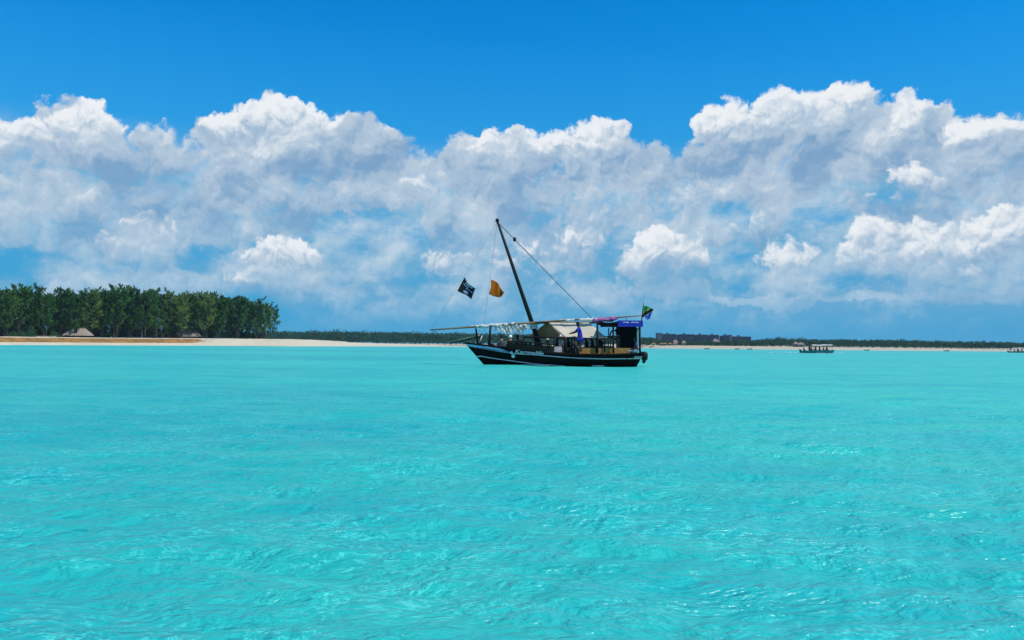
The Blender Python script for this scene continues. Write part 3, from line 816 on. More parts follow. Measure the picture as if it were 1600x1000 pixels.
M['pale_spar'] = mat('weathered_pale_spar', (0.34, 0.27, 0.17), 0.8, 0.3, 2.5)
M['rope'] = mat('hemp_rope', (0.10, 0.11, 0.11), 0.95, 0.2, 9.0)
M['canvas'] = mat('white_canvas', (0.72, 0.70, 0.66), 0.95, 0.15, 3.0, bump=0.4, trans=0.25)
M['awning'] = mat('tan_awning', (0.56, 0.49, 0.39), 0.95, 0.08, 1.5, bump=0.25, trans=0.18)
M['brown_canvas'] = mat('brown_awning_canvas', (0.30, 0.18, 0.085), 0.95, 0.2, 1.5, bump=0.25, trans=0.12)  # front panel, darker and browner than the tan awning
M['mauve'] = mat('mauve_cloth', (0.34, 0.13, 0.32), 0.95, 0.4, 4.0, bump=0.3)
M['black'] = mat('black_cloth', (0.004, 0.004, 0.005), 0.95, 0.3, 5.0, spec=0.05)
M['wicker'] = mat('woven_cane', (0.42, 0.22, 0.055), 0.8, 0.35, 14.0, bump=0.6, stretch=(1, 1, 2))
M['pink'] = mat('pink_board', (0.55, 0.40, 0.42), 0.8, 0.12, 4.0)
M['blueboard'] = mat('blue_sign_board', (0.012, 0.022, 0.32), 0.6, 0.2, 3.0)
M['engine'] = mat('outboard_cowl', (0.006, 0.007, 0.010), 0.5, 0.2, 6.0, spec=0.25)
M['grey'] = mat('galvanised', (0.35, 0.37, 0.40), 0.5, 0.15, 6.0, metal=0.6)

SHEER = [(727,536.8),(745,538.6),(765,541.0),(790,544.0),(830,549),(868,552.8),(905,554),(950,554.2),(985,553.2),(1001,552.2)]
KEEL = -0.55
def half_beam(px):
    return lerp_tab([(727,0.03),(738,0.26),(750,0.52),(770,0.86),(800,1.22),(835,1.46),(880,1.56),(930,1.52),(970,1.36),(1001,1.12)], px)
def hull_pt(px, row=None, v=None, side=-1, out=0.0):
    """Point of the hull side. px = column of the station at the sheer; row or v = height."""
    zs = b(px, lerp_tab(SHEER, px)).z
    z = b(px, row).z if row is not None else KEEL + (zs - KEEL) * v
    t = max(0.0, min(1.08, (z - KEEL) / (zs - KEEL)))
    s = (px - 727) / 274.0
    bow = max(0.0, 1 - s / 0.45); aft = max(0.0, (s - 0.7) / 0.3)
    ex = 0.42 + 0.75 * bow + 0.35 * aft
    y = half_beam(px) * (max(t, 0.0) ** ex)
    # raked stem and slightly raked transom: the low parts shift aft near the bow and forward near the stern
    x = b(px, 540).x + (1 - t) * ((1 - s) ** 2.2 * 1.62 - max(0, s) ** 6 * 0.55)
    if t < 0.5: y *= 0.35 + 1.3 * t if bow > 0 and t < 0.5 else 1.0
    return Vector((x, side * (y + out), z))
COLS = [727,730,734,739,745,752,760,770,780,790,800,812,825,840,855,868,885,905,925,945,960,972,983,992,1001]
def build_hull():
    mb = MB(); nv = 12
    for side in (-1, 1):
        mb.grid(lambda u, v: hull_pt(727 + 274 * u, v=v, side=side), 56, nv)
    # transom and keel
    tr = [hull_pt(1001, v=k / nv, side=-1) for k in range(nv + 1)]; tl = [hull_pt(1001, v=k / nv, side=1) for k in range(nv + 1)]
    for k in range(nv): mb.add([tr[k], tl[k], tl[k+1], tr[k+1]], [(0, 1, 2, 3)])
    hull = mb.build('hull', M['hull'], dhow, True)
    mb = MB()
    mb.grid(lambda u, v: (lambda p: Vector((p.x, p.y * (1 - 2 * v), p.z - 0.22)))(hull_pt(731 + 268 * u, v=1.0, side=-1)), 40, 4)
    mb.build('deck', M['deck'], dhow)
    for side, in ((-1,), (1,)):
        mb = MB(); mb.tube([hull_pt(c, v=1.0, side=side) + Vector((0, 0, 0.02)) for c in COLS], 0.055, 6); mb.build('gunwale_rail', M['hull'], dhow, True)
        up = [(727,537.2),(740,538.9),(760,541.4),(780,544.3),(788,547.0),(796,550.6)]; lo = [(727,541),(735,542.4),(750,545.2),(770,548.5),(796,552.2)]
        mb = MB(); mb.grid(lambda u, v: hull_pt(727.5 + 68 * u, row=lerp_tab(up, 727.5 + 68 * u) * (1 - v) + lerp_tab(lo, 727.5 + 68 * u) * v, side=side, out=0.022), 30, 3, thick=None)
        mb.build('bow_band', M['blue_white'], dhow, True)
        st = [(796,551.6),(830,553.9),(850,555.4),(880,557.9),(900,559.0),(940,560.0),(1000,559.6)]
        mb = MB(); mb.tube([hull_pt(c, row=lerp_tab(st, c), side=side, out=0.0) for c in range(794, 1001, 6)], 0.036, 6); mb.build('upper_stripe', M['white'], dhow, True)
        sl = [(740,556.5),(748,558.4),(780,562.3),(800,564.8),(830,568.0),(880,571.4),(900,572.2)]
        mb = MB(); mb.tube([hull_pt(c, row=lerp_tab(sl, c), side=side) for c in range(728, 880, 5)], 0.034, 6); mb.build('lower_stripe', M['white'], dhow, True)
        # raised bulwark of boards forward of midships, with its rail
        tp = [(790,538.5),(796,535.6),(830,538.2),(864,541.0)]
        for k in range(3):
            mb = MB()
            def bw(u, v, k=k):
                c = 791 + 73 * u; r0 = lerp_tab(SHEER, c); r1 = lerp_tab(tp, c)
                q = hull_pt(c, v=1.0, side=side, out=0.03 + 0.004 * k); q.z = b(c, r0 + (r1 - r0) * (k + v * 0.97) / 3).z; return q
            mb.grid(bw, 20, 1, thick=0.045); mb.build('bulwark_board', M['bulwark'], dhow)
        mb = MB()
        def rl(c, r): q = hull_pt(c, v=1.0, side=side, out=0.03); q.z = b(c, r).z; return q
        mb.tube([rl(c, lerp_tab(tp, c) - 2.6) for c in range(792, 866, 6)], 0.04, 6); mb.build('bulwark_rail', M['bulwark'], dhow)
        for c in range(794, 866, 7):
            MB().tube([rl(c, lerp_tab(tp, c) + 0.5), rl(c, lerp_tab(tp, c) - 2.6)], 0.035, 6).build('rail_post', M['bulwark'], dhow)
    # white block at the quarter
    for side in (-1, 1):
        mb = MB(); mb.grid(lambda u, v: hull_pt(988 + 13 * u, row=556.3 + 4 * v, side=side, out=0.02), 4, 2); mb.build('quarter_patch', M['white'], dhow)
        # fenders hanging near the bow
        for r_, (row, rad) in enumerate(((550.6, .085), (555.8, .115))):
            q = hull_pt(796, row=row, side=side, out=0.1); mb = MB()
            mb.lathe([(rad * math.sin(t), -rad * math.cos(t)) for t in [0.05 + i * (math.pi - .1) / 8 for i in range(9)]], 12, q)
            fo = mb.build('fender', M['white'], dhow, True)
            if r_ == 0: MB().tube([q + Vector((0, 0, .05)), q + Vector((0, 0.05, .35))], .012, 5).build('lanyard', M['rope'], fo)
    # the name painted on the bulwark
    cu = bpy.data.curves.new('name', 'FONT'); cu.body = 'Karmalife'; cu.size = 0.46; cu.shear = 0.25; cu.offset = 0.004
    to = bpy.data.objects.new('cage', cu); COL.objects.link(to); bpy.context.view_layer.update()
    me = bpy.data.meshes.new_from_object(to.evaluated_get(bpy.context.evaluated_depsgraph_get())); bpy.data.objects.remove(to)
    n = len(me.vertices); co = np.zeros(n * 3); me.vertices.foreach_get('co', co); co = co.reshape(-1, 3)
    wid = co[:, 0].max()
    for i in range(n):
        u, h = co[i, 0] / wid, co[i, 1]
        c = 804 + 44 * u; base = 551.3 + 3.4 * u
        q = hull_pt(c, v=1.0, side=-1, out=0.10); q.z = b(c, base).z + h * 0.66
        if q.z < b(c, lerp_tab(SHEER, c)).z:
            s_ = hull_pt(c, row=base - h * .66 * 26, side=-1, out=0.10); q.y = min(q.y, s_.y)
        co[i] = q
    me.vertices.foreach_set('co', co.ravel()); me.update(); me.materials.clear(); me.materials.append(mat('pale_cyan_letters', (.24, .42, .48), .7, .1))
    new_obj('painted_name', me, dhow)
build_hull()

def bar(name, p, q, r, m, parent=None, r2=None, n=8): return MB().tube([p, Vector(p).lerp(Vector(q), .5), q], [r, (r + (r2 or r)) / 2, r2 or r], n).build(name, M[m], parent or dhow, True)
# mast, yard, rigging
mt, mb_ = b(777, 345.5), b(846.5, 549)
bar('mast', mb_, mt, 0.16, 'mast', r2=0.065, n=12)
MB().lathe([(.10, -.05), (.11, .0), (.11, .10), (.05, .16), (.0, .17)], 10, mt).build('masthead', M['mast'], dhow, True)
mb = MB()
for k in range(5): mb.tube([Vector(b(834, 507 + k * 1.6)) + Vector((.21 * math.cos(a * .7), .21 * math.sin(a * .7), .03 * math.sin(a))) for a in range(10)], .03, 5)
mb.build('mast_lashing', M['canvas'], dhow, True)
yard_px = [(672,515.6),(705,513.2),(740,510.6),(790,507.4),(834,504.5),(880,500.6),(930,498.2),(965,496.0),(1003,493.2)]
YD = -0.28
mb = MB(); mb.tube([b(x, y, YD) for x, y in yard_px], [.04, .055, .07, .08, .08, .06, .055, .05, .03], 8); mb.build('yard', M['yard'], dhow, True)
def sail_bundle(name, c0, c1, rad, sag, mname, seed, amp=.35):
    rng = random.Random(seed); pts, rr = [], []
    n = int((c1 - c0) / 3)
    for i in range(n + 1):
        c = c0 + (c1 - c0) * i / n; t = i / n
        p = b(c, lerp_tab(yard_px, c), YD); e = math.sin(t * math.pi) ** .5
        p += Vector((0, rng.gauss(0, .03), -sag * e + rng.gauss(0, .02))); pts.append(p); rr.append(max(.02, rad * e * rng.uniform(1 - amp, 1 + amp)))
    return MB().tube(pts, rr, 9).build(name, M[mname], dhow, True)
sail_bundle('furled_sail', 728, 826, .10, -.01, 'canvas', 3, .18)
sail_bundle('furled_sail', 866, 905, .07, -.01, 'canvas', 4, .3)
sail_bundle('furled_sail', 902, 936, .10, .02, 'canvas', 6, .3)
sail_bundle('furled_sail', 922, 968, .17, .10, 'mauve', 5, .4)
rng = random.Random(8)
for k in range(100):                            # torn strips of sail hanging from the yard
    c = 770 + 54 * rng.random() ** .8; L = rng.uniform(.2, .62) * (1.0 if 782 < c < 815 else .6)
    if k < 3: c, L = 752 + k * 4, .28
    y0 = lerp_tab(yard_px, c) + 1; w = rng.uniform(.015, .055); d = YD + rng.uniform(-.12, .12); sw = rng.uniform(-.18, .25)
    top = b(c, y0, d)
    MB().grid(lambda u, v: top + Vector(((u - .5) * 2 * w * (1 - .5 * v) + sw * v + .03 * math.sin(9 * v + k), .04 * math.sin(5 * v + k) + .02 * u, -L * v)), 2, 6, thick=.008).build('sail_strip', M['canvas'], dhow)
tie = [b(777.5, 347), b(804, 374), b(924.5, 497, YD)]
MB().tube(tie, .022, 6).build('backstay', M['rope'], dhow)
MB().lathe([(.03, -.14), (.09, -.08), (.10, 0), (.09, .08), (.03, .14)], 8, b(804, 374)).build('pulley_block', M['mast'], dhow, True)
bar('halyard', b(776.5, 348), b(673, 515, YD), .005, 'rope', n=5); bar('halyard', b(776.5, 348), b(756, 508.5, YD), .006, 'rope', n=5)
bar('halyard', b(781, 350), b(848, 545, -.3), .005, 'rope', n=5)
# bow gear
bar('crutch_post', b(743.5, 513, -.15), b(747, 539.5, -.15), .055, 'mast'); bar('crutch_post', b(766.5, 510, -.3), b(764, 541, -.3), .07, 'mast')
bar('bowsprit', b(699.5, 534.6), b(751, 523.8), .045, 'pale_spar', r2=.06); bar('bowsprit_batten', b(702, 537), b(746, 527), .035, 'mast')
bar('bow_stay', b(694, 529.5), b(701, 535.5), .012, 'rope', n=5)
bar('sampson_post', b(751, 522.5), b(750, 540), .06, 'mast'); bar('mooring_rope', b(753.5, 524, -.2), b(749, 536, -.25), .035, 'canvas')
mb = MB()
for k in range(5): mb.tube([Vector(b(786, 541, -.5)) + Vector(((.3 - .02 * k) * math.cos(a * .63), .22 * math.sin(a * .63), .06 * k + .02)) for a in range(11)], .045, 6)
mb.build('rope_coil', M['rope'], dhow, True)
# awning
A1, A2 = b(856, 503.2), b(919, 503.4)
Qn, Qm = b(884, 528.4, -1.15), b(949, 528.6, -1.15)
Rf, Rb = b(822, 528.2, 1.35), b(940, 528.6, 1.45)
def sheet(name, a, c, d, e, sag, m='awning', nu=16, nv=10):
    def fn(u, v):
        p = (Vector(a) * (1 - u) + Vector(c) * u) * (1 - v) + (Vector(d) * (1 - u) + Vector(e) * u) * v
        p.z -= sag * math.sin(u * math.pi) * math.sin(v * math.pi) + .025 * math.sin(u * 17 + v * 5) * v
        return p
    return MB().grid(fn, nu, nv, thick=.012).build(name, M[m], dhow, True)
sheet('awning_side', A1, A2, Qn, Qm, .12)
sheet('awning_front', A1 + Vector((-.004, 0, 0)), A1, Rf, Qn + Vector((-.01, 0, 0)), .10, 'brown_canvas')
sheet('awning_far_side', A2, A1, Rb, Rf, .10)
bar('ridge_pole', A1 + Vector((-.75, 0, -.03)), A2 + Vector((1.0, 0, -.03)), .05, 'mast')
mb = MB(); mb.grid(lambda u, v: b(836 + 21 * u, 502.6 + 3.2 * v + .4 * math.sin(u * 9), -.5 + v), 6, 4, thick=.02); mb.build('black_tarp', M['black'], dhow)
for dy in (-1.12, 1.42):
    bar('awning_beam', b(817, 526.6, dy), b(949, 529.4, dy), .05, 'mast')
    for px in (818.5, 866.5, 883.5, 893, 933, 945): bar('awning_post', b(px, 527.5, dy), b(px, 551, dy), (.075 if px in (818.5, 883.5, 866.5, 933) else .045), 'mast')
# seating
mb = MB()
for k in range(4): MB().grid(lambda u, v: b(876 + 27.5 * k + 26.9 * u, 544.2 + 8.6 * v, -1.02 + .02 * math.sin(40 * u) * math.sin(12 * v)), 22, 5, thick=.03).build('bench_panel', M['wicker'], dhow)
MB().box(tuple(b(876, 545, -.98)), tuple(Vector((b(986, 545).x, -.45, b(986, 543.6).z)))).build('bench_seat', M['deck'], dhow)
MB().box(tuple(b(876, 547, .7)), tuple(Vector((b(986, 545).x, 1.25, b(986, 544.6).z)))).build('bench_seat', M['deck'], dhow)
MB().grid(lambda u, v: b(865 + 13 * u, 541.6 + 8.5 * v, -1.30), 2, 2, thick=.03).build('side_board', M['pink'], dhow)
MB().box(tuple(b(800, 548, -.9)), tuple(Vector((b(862, 548).x, .9, b(862, 545.5).z)))).build('bench_seat', M['deck'], dhow)
# stern house
zr = b(985, 501.8).z
mb = MB(); mb.box((b(938, 0).x, -1.25, b(985, 507.5).z), (b(966, 0).x, 1.25, b(985, 505.6).z)); mb.build('canopy', M['black'], dhow)
mb = MB(); mb.grid(lambda u, v: b(938 + 28 * u, 504 + 7 * v, -1.27 - .02 * math.sin(9 * u)), 10, 3, thick=.015); mb.build('canopy_valance', M['black'], dhow)
MB().box((b(963.5, 0).x, -1.30, b(985, 511.4).z), (b(1001, 0).x, -1.24, zr)).build('sign_board', M['blueboard'], dhow)
MB().box((b(963.5, 0).x, -1.238, b(985, 505.0).z), (b(1001, 0).x, 1.25, b(985, 502.8).z)).build('house_roof', M['blueboard'], dhow)
sg = [o for o in dhow.children if o.name.startswith('sign_board')][0]
mb = MB(); rng = random.Random(5); x = 971.0
while x < 994:                                 # faint white lettering, too small to read
    w = rng.uniform(.7, 1.5)
    if not 979.5 < x < 982:
        mb.box((b(x, 0).x, -1.306, b(985, 505.6 - rng.uniform(0, .5)).z), (b(x + w, 0).x, -1.302, b(985, 503.6 + rng.uniform(0, .6)).z))
    x += w + .4
mb.build('sign_lettering', M['white'], sg)
MB().box((b(968.5, 0).x, -.95, b(985, 552).z), (b(992.5, 0).x, 1.0, b(985, 505.2).z)).build('cabin_wall', M['black'], dhow)
MB().grid(lambda u, v: b(993.5 + 5 * u, 512 + 28 * v, -.9 + .05 * math.sin(9 * u)), 8, 6, thick=.01).build('side_curtain', mat('aqua_curtain', (.18, .42, .45), .9, .2, 4, trans=.3), dhow)
MB().grid(lambda u, v: b(963 + 6 * u, 528 + 16 * v, -.9), 2, 2, thick=.03).build('cabin_door', M['dark_wood'], dhow)
for px in (933.5, 958, 999.5):
    for dy in (-1.2, 1.2): bar('house_post', b(px, 508, dy), b(px + .4, 552, dy), .06, 'mast')
for px, r0, r1 in ((951, 512, 545), (963, 512, 522), (954.5, 524, 545)): bar('hanging_rope', b(px, r0, -.6), b(px - .6, r1, -.6), .035, 'rope')
bar('house_rail', b(949, 526, -1.2), b(968, 525, -1.2), .05, 'mast')
mb = MB(); mb.tube([b(960, 523, -.8) + Vector((.26 * math.cos(t * .5), 0, .26 * math.sin(t * .5))) for t in range(14)], .05, 6); mb.build('life_ring', M['black'], dhow, True)
bar('ensign_staff', b(1001.5, 510, -.2), b(1005.5, 473.5, -.2), .035, 'mast', r2=.02)
bar('yard_lashing', b(979, 497, -.3), b(978.5, 502.5, -.3), .02, 'rope')
# outboard motor on the transom
ob = MB(); c = b(1007, 555.5, -.35)
ob.lathe([(.07, -.30), (.18, -.24), (.21, -.05), (.20, .10), (.15, .20), (.03, .24)], 12, c); eng = ob.build('outboard_motor', M['engine'], dhow, True)
MB().tube([c + Vector((0, 0, -.2)), c + Vector((-.06, 0, -.46))], [.15, .08], 8).build('drive_leg', M['engine'], eng)
MB().box(tuple(b(1001, 557, -.55)), tuple(Vector((b(1007, 557).x, -.15, b(1007, 553).z)))).build('motor_bracket', M['engine'], eng)
MB().tube([c + Vector((-.05, 0, .12)), c + Vector((-.25, -.05, .25)), c + Vector((-.40, -.05, .42))], [.04, .03, .03], 6).build('tiller_handle', M['engine'], eng)
MB().box((c.x + .06, c.y - .215, c.z - .03), (c.x + .14, c.y - .19, c.z + .05)).build('red_badge', mat('red_plastic', (.35, .01, .03), .5), eng)

# ------------------------------------------------------------------ flags
def poly_at(pl, u):
    t = u * (len(pl) - 1); i = min(int(t), len(pl) - 2); f = t - i
    p0, p1, p2, p3 = (Vector((*pl[max(0, min(len(pl) - 1, k))], 0)) for k in (i - 1, i, i + 1, i + 2))
    q = 0.5 * (2 * p1 + (p2 - p0) * f + (2 * p0 - 5 * p1 + 4 * p2 - p3) * f * f + (3 * p1 - p0 - 3 * p2 + p3) * f ** 3)
    return q.x, q.y
def flag(name, top, low, dy, mats, mfn, label, wave=.10, hoist_sag=0.0, nu=40, nv=28):
    h0 = (b(*top[0], dy) + b(*low[0], dy)) / 2
    def fn(u, v):
        (x0, y0), (x1, y1) = poly_at(top, u), poly_at(low, u)
        x = x0 + (x1 - x0) * v + hoist_sag * math.sin(v * math.pi) * (1 - u); y = y0 + (y1 - y0) * v
        p = b(x, y, dy) - h0
        p.y += wave * math.sin(u * 7.5 + v * 2.2) * min(1, u * 2.5) + wave * .4 * math.sin(u * 13 - v * 3) * u
        return p
    return tag(MB().grid(fn, nu, nv, thick=.006, mfn=mfn).build(name, mats, loc=B0 + h0, smooth_=True), label, 'flag')
C_BLK = mat('flag_black', (.006, .006, .010), .9, .2); C_LET = mat('flag_letter_blue', (.22, .46, .62), .9, .1); C_PNK = mat('flag_pink', (.70, .42, .52), .9, .2); C_VIO = mat('flag_violet', (.16, .12, .5), .9, .1)
def bf(u, v):
    e = ((u - .55) / .20) ** 2 + ((v - .78) / .15) ** 2
    if e < .55: return 2
    if .75 < e < 1.15 and u > .55: return 3
    for k, (v0, u0, u1) in enumerate(((.13, .22, .86), (.32, .18, .62), (.47, .45, .9))):
        if abs(v - v0) < .045 and u0 < u < u1 and math.sin(u * 42 + k * 2) > -.45: return 1
    return 0
flag('black_flag', [(726,433),(729.5,440),(734.5,445.5),(742.5,450.5)], [(714.5,454.5),(721,458),(728.5,461),(736.5,467.8)], 0, [C_BLK, C_LET, C_PNK, C_VIO], bf, 'black flag with pale lettering and pink oval on the forward halyard', .09)
C_ORG = mat('flag_orange', (.55, .135, .004), .9, .15, trans=.3); C_EMB = mat('flag_emblem_brown', (.05, .02, .008), .9, .2)
def of(u, v):
    x, y = (u - .80) / .14, (v - .55) / .17; r = math.hypot(x, y)
    return 1 if r < 1 and (r < .35 or math.cos(5 * math.atan2(y, x)) > -.1) else 0
flag('orange_flag', [(766.5,436.3),(774,439.3),(779.5,444),(782.5,451),(788,457)], [(763.5,459),(769,462),(775,463.8),(781,464.6),(785,461.5)], 0, [C_ORG, C_EMB], of, 'orange flag with small dark emblem on the halyard nearer the mast', .09, 2.0)
C_GRN = mat('flag_green', (.012, .22, .06), .9, .2); C_BLU = mat('flag_blue', (.03, .12, .50), .9, .15); C_YEL = mat('flag_yellow', (.62, .50, .10), .9, .1)
def tf(u, v):
    d = v - (1 - u)
    if abs(d) < .17: return 1
    if abs(d) < .22: return 3
    return 0 if d < 0 else 2
flag('national_ensign', [(1004.8,477.5),(1010,478),(1015,480.5),(1021.5,483)], [(1002.6,497),(1007,495.5),(1011,499.5),(1015,498)], -.2, [C_GRN, C_BLK, C_BLU, C_YEL], tf, 'green, black and blue ensign with yellow-edged diagonal at the dhow stern', .09)

# ------------------------------------------------------------------ people aboard the dhow
W = lambda px, py, dy: tuple(B0 + b(px, py, dy))
PI = math.pi
person(W(906.5, 550.5, -1.34), PI, 'stand', (.012, .03, .42), None, 'person in a blue tunic standing on the dhow with one arm stretched forward', hem=.32)
person(W(900, 551, -1.44), PI * .75, 'sit', (.010, .010, .012), (.010, .010, .012), 'person in black seated below the standing figure in blue', hat=None)
person(W(879.5, 547.5, -.8), PI, 'sit', (.62, .42, .40), (.06, .06, .08), 'person in a white hat and pale pink top seated by the awning post', SKIN_L, ((.75, .74, .72), True))
person(W(869, 549, -.3), 0.2, 'sit', (.02, .02, .04), (.02, .02, .03), 'person in dark clothes seated behind the pink side board', SKIN_D)
person(W(888.5, 548.5, .2), PI, 'sit', (.012, .012, .016), (.02, .02, .02), 'person in black seated between two awning posts at midships', SKIN_D)
person(W(938.5, 549, -.55), PI * 1.2, 'sit', (.012, .012, .015), (.02, .02, .02), 'person in black with a white cap seated at the wicker bench', SKIN_D, ((.75, .74, .72), False))
person(W(917, 549.5, -.3), PI, 'sit', (.03, .018, .015), (.02, .02, .02), 'person in dark brown seated just aft of the standing figure', SKIN_D)
person(W(926, 549, .5), PI, 'sit', (.02, .03, .10), (.02, .02, .03), 'person in navy seated on the far bench under the awning', SKIN_D)
person(W(993.5, 551.5, -1.0), PI, 'sit', (.035, .03, .16), (.30, .30, .32), 'helmsman in purple-blue seated at the stern of the dhow', SKIN_D)
person(W(791, 546.5, -.35), PI * .9, 'lounge', (.025, .02, .022), (.55, .30, .24), 'person lounging at the bow in a dark top with a white cap', SKIN_L, ((.78, .76, .72), False))
person(W(777, 546.0, .3), PI, 'lounge', (.10, .05, .05), (.12, .05, .05), 'person reclining nearest the bow in reddish clothes', SKIN_L)
person(W(810, 547.5, -.1), PI * .8, 'sit', (.008, .008, .009), (.01, .01, .01), 'person with a dark round head seated behind the bulwark forward', SKIN_D)
person(W(838, 550.5, .4), PI, 'sit', (.04, .10, .32), (.03, .03, .03), 'person in light blue seated just before the mast', SKIN_D)
person(W(857.5, 552.0, -.2), PI, 'sit', (.05, .05, .05), (.03, .03, .03), 'person in a cream hat seated right of the mast foot', SKIN_D, ((.62, .52, .36), False))

# ------------------------------------------------------------------ the two covered motorboats
def motorboat(px_mid, row, depth, length, heading, label, canopy=(0.32, 0.98), seats=(), label_p='', group_p=''):
    p = at(px_mid, row, depth); p.z = 0
    o = tag(empty('motorboat', p, heading), label, 'motorboat', 'covered motorboats')
    L = length; hw = .95
    def hp(u, v, side):
        x = -L / 2 + L * u; w = hw * (1 - max(0, (u - .55) / .45) ** 2.2); zt = .48 + .30 * max(0, (u - .5) * 2) ** 2
        return Vector((x - .0 + (v - 1) * max(0, u - .8) * 1.5, side * w * (v ** .55) , -.25 + (zt + .25) * v))
    mb = MB()
    for s in (-1, 1): mb.grid(lambda u, v: hp(u, v, s), 20, 6)
    mb.add([hp(0, 0, 1), hp(0, 1, -1), hp(0, 1, 1)], [(0, 1, 2)])
    mb.build('hull', M['teal_hull'], o, True)
    MB().grid(lambda u, v: Vector((hp(u * .97, 1, 1).x, hp(u * .97, 1, 1).y * (2 * v - 1), .18)), 14, 2).build('deck', M['deck'], o)
    for s in (-1, 1): MB().tube([hp(k / 14, 1, s) + Vector((0, 0, .02)) for k in range(15)], .05, 5).build('gunwale_rail', M['teal_hull'], o)
    c0, c1 = -L / 2 + L * canopy[0], -L / 2 + L * canopy[1]
    MB().grid(lambda u, v: Vector((c0 + (c1 - c0) * u, (v - .5) * 2.1, 1.78 + .16 * math.sin(v * PI) + .04 * math.sin(u * 12) + .12 * u)), 14, 8, thick=.05).build('canopy', M['canvas'], o)
    for k in range(4):
        for s in (-1, 1):
            x = c0 + (c1 - c0) * (.03 + .31 * k); MB().tube([(x, s * .85, .4), (x, s * .95, 1.82)], .035, 6).build('canopy_post', M['engine'], o)
    for k in range(4): MB().box((-L / 2 + 1.3 + k * 1.25, -.75, .2), (-L / 2 + 1.75 + k * 1.25, .75, .52)).build('thwart', M['deck'], o)
    q = Vector((-L / 2 - .25, 0, .62))
    eng = MB().lathe([(.06, -.3), (.2, -.22), (.22, .1), (.14, .25), (.03, .28)], 10, q).build('outboard_motor', M['engine'], o, True)
    MB().tube([q + Vector((0, 0, -.2)), q + Vector((-.08, 0, -.85))], [.1, .06], 6).build('drive_leg', M['engine'], eng)
    return o, p
M['teal_hull'] = mat('pale_teal_hull', (.012, .19, .22), .5, .12, 1.5)
mbo, mp = motorboat(1278, 551.6, 190, 8.0, 0.02, 'covered motorboat full of passengers with white canopy, nearer one on the right', (0.30, 0.90))
DARKS = [((.02, .02, .03), (.02, .02, .02)), ((.03, .02, .02), (.03, .03, .03)), ((.30, .10, .09), (.02, .02, .02)), ((.02, .05, .10), (.02, .02, .03))]
crew = [(-3.2, .45, 0, 'sit', 'helmsman in dark clothes at the stern of the nearer motorboat'), (-2.25, -.35, 0, 'stand', 'person standing in dark clothes behind the nearer motorboat canopy'),
        (-1.8, .3, 1, 'sit', None), (-1.7, -.45, 0, 'sit', None), (-.75, -.4, 1, 'sit', None), (-.6, .4, 2, 'sit', None), (.1, -.45, 0, 'sit', None), (.55, .35, 3, 'sit', None), (1.15, -.4, 0, 'sit', None), (1.8, -.35, 1, 'sit', None), (2.3, .3, 2, 'sit', None)]
for n_, (x, y, k, ps, lab) in enumerate(crew):
    person((mp.x + x, mp.y + y, .52 if ps == 'sit' else .19), 0, ps, *DARKS[k], lab or f'{ORD[n_ - 2]} passenger from the stern under the canopy of the nearer motorboat', SKIN_D, None, None, 1.0, None if lab else 'passengers of the nearer motorboat')
mbo2, mp2 = motorboat(1590, 551.2, 330, 7.5, 0.0, 'distant covered motorboat cut by the right edge of the photo', (0.22, 0.88))
for n_, (x, y, k, ps) in enumerate(((-2.9, .3, 0, 'stand'), (-1.7, -.4, 0, 'sit'), (-.4, -.4, 1, 'sit'), (.6, .4, 0, 'sit'), (1.3, -.4, 3, 'sit'))):
    person((mp2.x + x, mp2.y + y, .52 if ps == 'sit' else .19), 0, ps, *DARKS[k], 'helmsman standing at the stern of the motorboat at the right edge' if ps == 'stand' else f'{ORD[n_ - 1]} passenger from the left in the distant motorboat at the right edge', SKIN_D, None, None, 1.0, None if ps == 'stand' else 'passengers of the distant motorboat')

# ------------------------------------------------------------------ small dinghies lying off the far beach
for px, row, lab in ((1104.5, 545.2, 'dark dinghy moored off the beach below the third hotel block'), (1151.5, 545.9, 'dark dinghy off the beach below the low finned hotel wing'),
                     (1171.5, 546.0, 'dark dinghy off the beach at the right end of the hotels'), (1354, 548.0, 'dark dinghy alone off the beach right of the nearer motorboat'),
                     (1479, 549.0, 'dark dinghy off the far beach between the two motorboats')):
    d = 462.0; p = at(px, row, d); p.z = 0
    o = tag(empty('dinghy', p, RNG.uniform(-.3, .3)), lab, 'dinghy', 'dinghies off the far beach')
    mb = MB(); 
    def hp(u, v, s): return Vector((-1.5 + 3 * u, s * .62 * math.sin(min(1, u * 1.15 + .25) * PI * .5 if u < .5 else (1 - max(0, u - .45) / .56 * .98) * PI * .5) * v ** .6, -.2 + .62 * v + .12 * (u > .7)))
    for s in (-1, 1): mb.grid(lambda u, v: hp(u, v, s), 12, 4)
    mb.add([hp(0, 0, 1), hp(0, 1, -1), hp(0, 1, 1)], [(0, 1, 2)]); mb.build('hull', M['hull'], o, True)
    for x in (-.6, .4): MB().box((x, -.5, .2), (x + .25, .5, .24)).build('thwart', M['deck'], o)

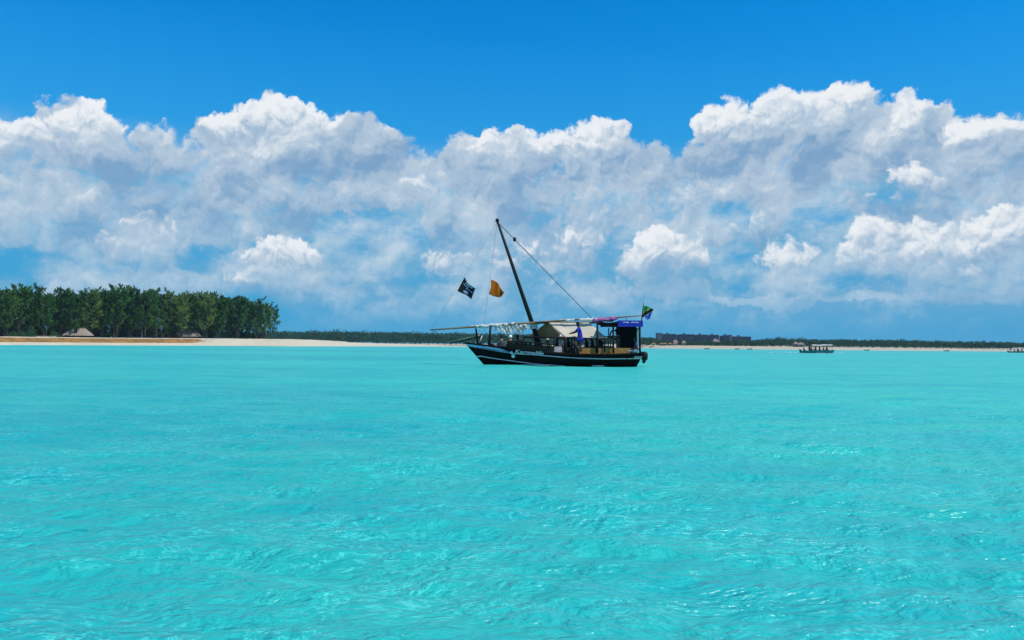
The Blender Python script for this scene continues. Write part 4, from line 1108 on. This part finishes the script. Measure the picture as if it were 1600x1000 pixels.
# ------------------------------------------------------------------ foam where the bow parts the water
def foam(name, pts, label, seed, size=.10, n=260):
    rng = random.Random(seed); mb = MB()
    for k in range(n):
        t = rng.random(); i = min(len(pts) - 2, int(t * (len(pts) - 1))); f = t * (len(pts) - 1) - i
        p = Vector(pts[i]).lerp(Vector(pts[i + 1]), f) + Vector((rng.gauss(0, .10), rng.gauss(0, .07), 0))
        r = size * rng.uniform(.3, 1.0)
        mb.lathe([(r * .2, -.03), (r, -.005), (r * .8, r * .25), (r * .2, r * .4)], 6, (p.x, p.y, .015 + rng.uniform(0, .03)))
    return tag(mb.build(name, M['foam']), label, 'foam', kind='stuff')
M['foam'] = mat('sea_foam', (.78, .82, .82), .9, .05, 4)
wl = lambda c, o: B0 + Vector((hull_pt(c, v=.38, side=-1).x, hull_pt(c, v=.42, side=-1).y - o, 0))
foam('bow_wave_foam', [wl(798, .12), wl(812, .16), wl(828, .2), wl(846, .2)], 'white foam along the waterline of the dhow below its name', 2, .12, 240)
foam('bow_wave_foam', [wl(925, .1), wl(935, .1)], 'small splash at the waterline of the dhow amidships', 3, .10, 40)
foam('boat_wake_foam', [(mp.x - 5, mp.y - .2, 0), (mp.x - 8, mp.y, 0), (mp.x - 12, mp.y - .3, 0)], 'white wake trailing left behind the nearer motorboat', 4, .13, 40)
foam('boat_wake_foam', [(mp.x - 1, mp.y - 1.6, 0), (mp.x + 2, mp.y - 1.5, 0), (mp.x + 5.5, mp.y - 1.2, 0)], 'foam flecks along the near side of the nearer motorboat', 5, .13, 45)

# ------------------------------------------------------------------ air
def build_haze(density):
    m = bpy.data.materials.new('sea_air'); m.use_nodes = True; nt = m.node_tree; nt.nodes.clear()
    v = nt.nodes.new('ShaderNodeVolumePrincipled'); v.inputs['Color'].default_value = (0.45, 0.75, 1.0, 1)
    v.inputs['Density'].default_value = density; v.inputs['Anisotropy'].default_value = 0.0
    o = nt.nodes.new('ShaderNodeOutputMaterial'); nt.links.new(v.outputs[0], o.inputs['Volume'])
    mb = MB(); mb.box((-FAR - 20, -2020, -1.8), (FAR + 20, FAR + 20, 30.0))
    return tag(mb.build('haze', m), 'thin blue sea haze filling the air over the whole bay', 'haze', kind='stuff')
HAZE = 0.00009
if HAZE: build_haze(HAZE)
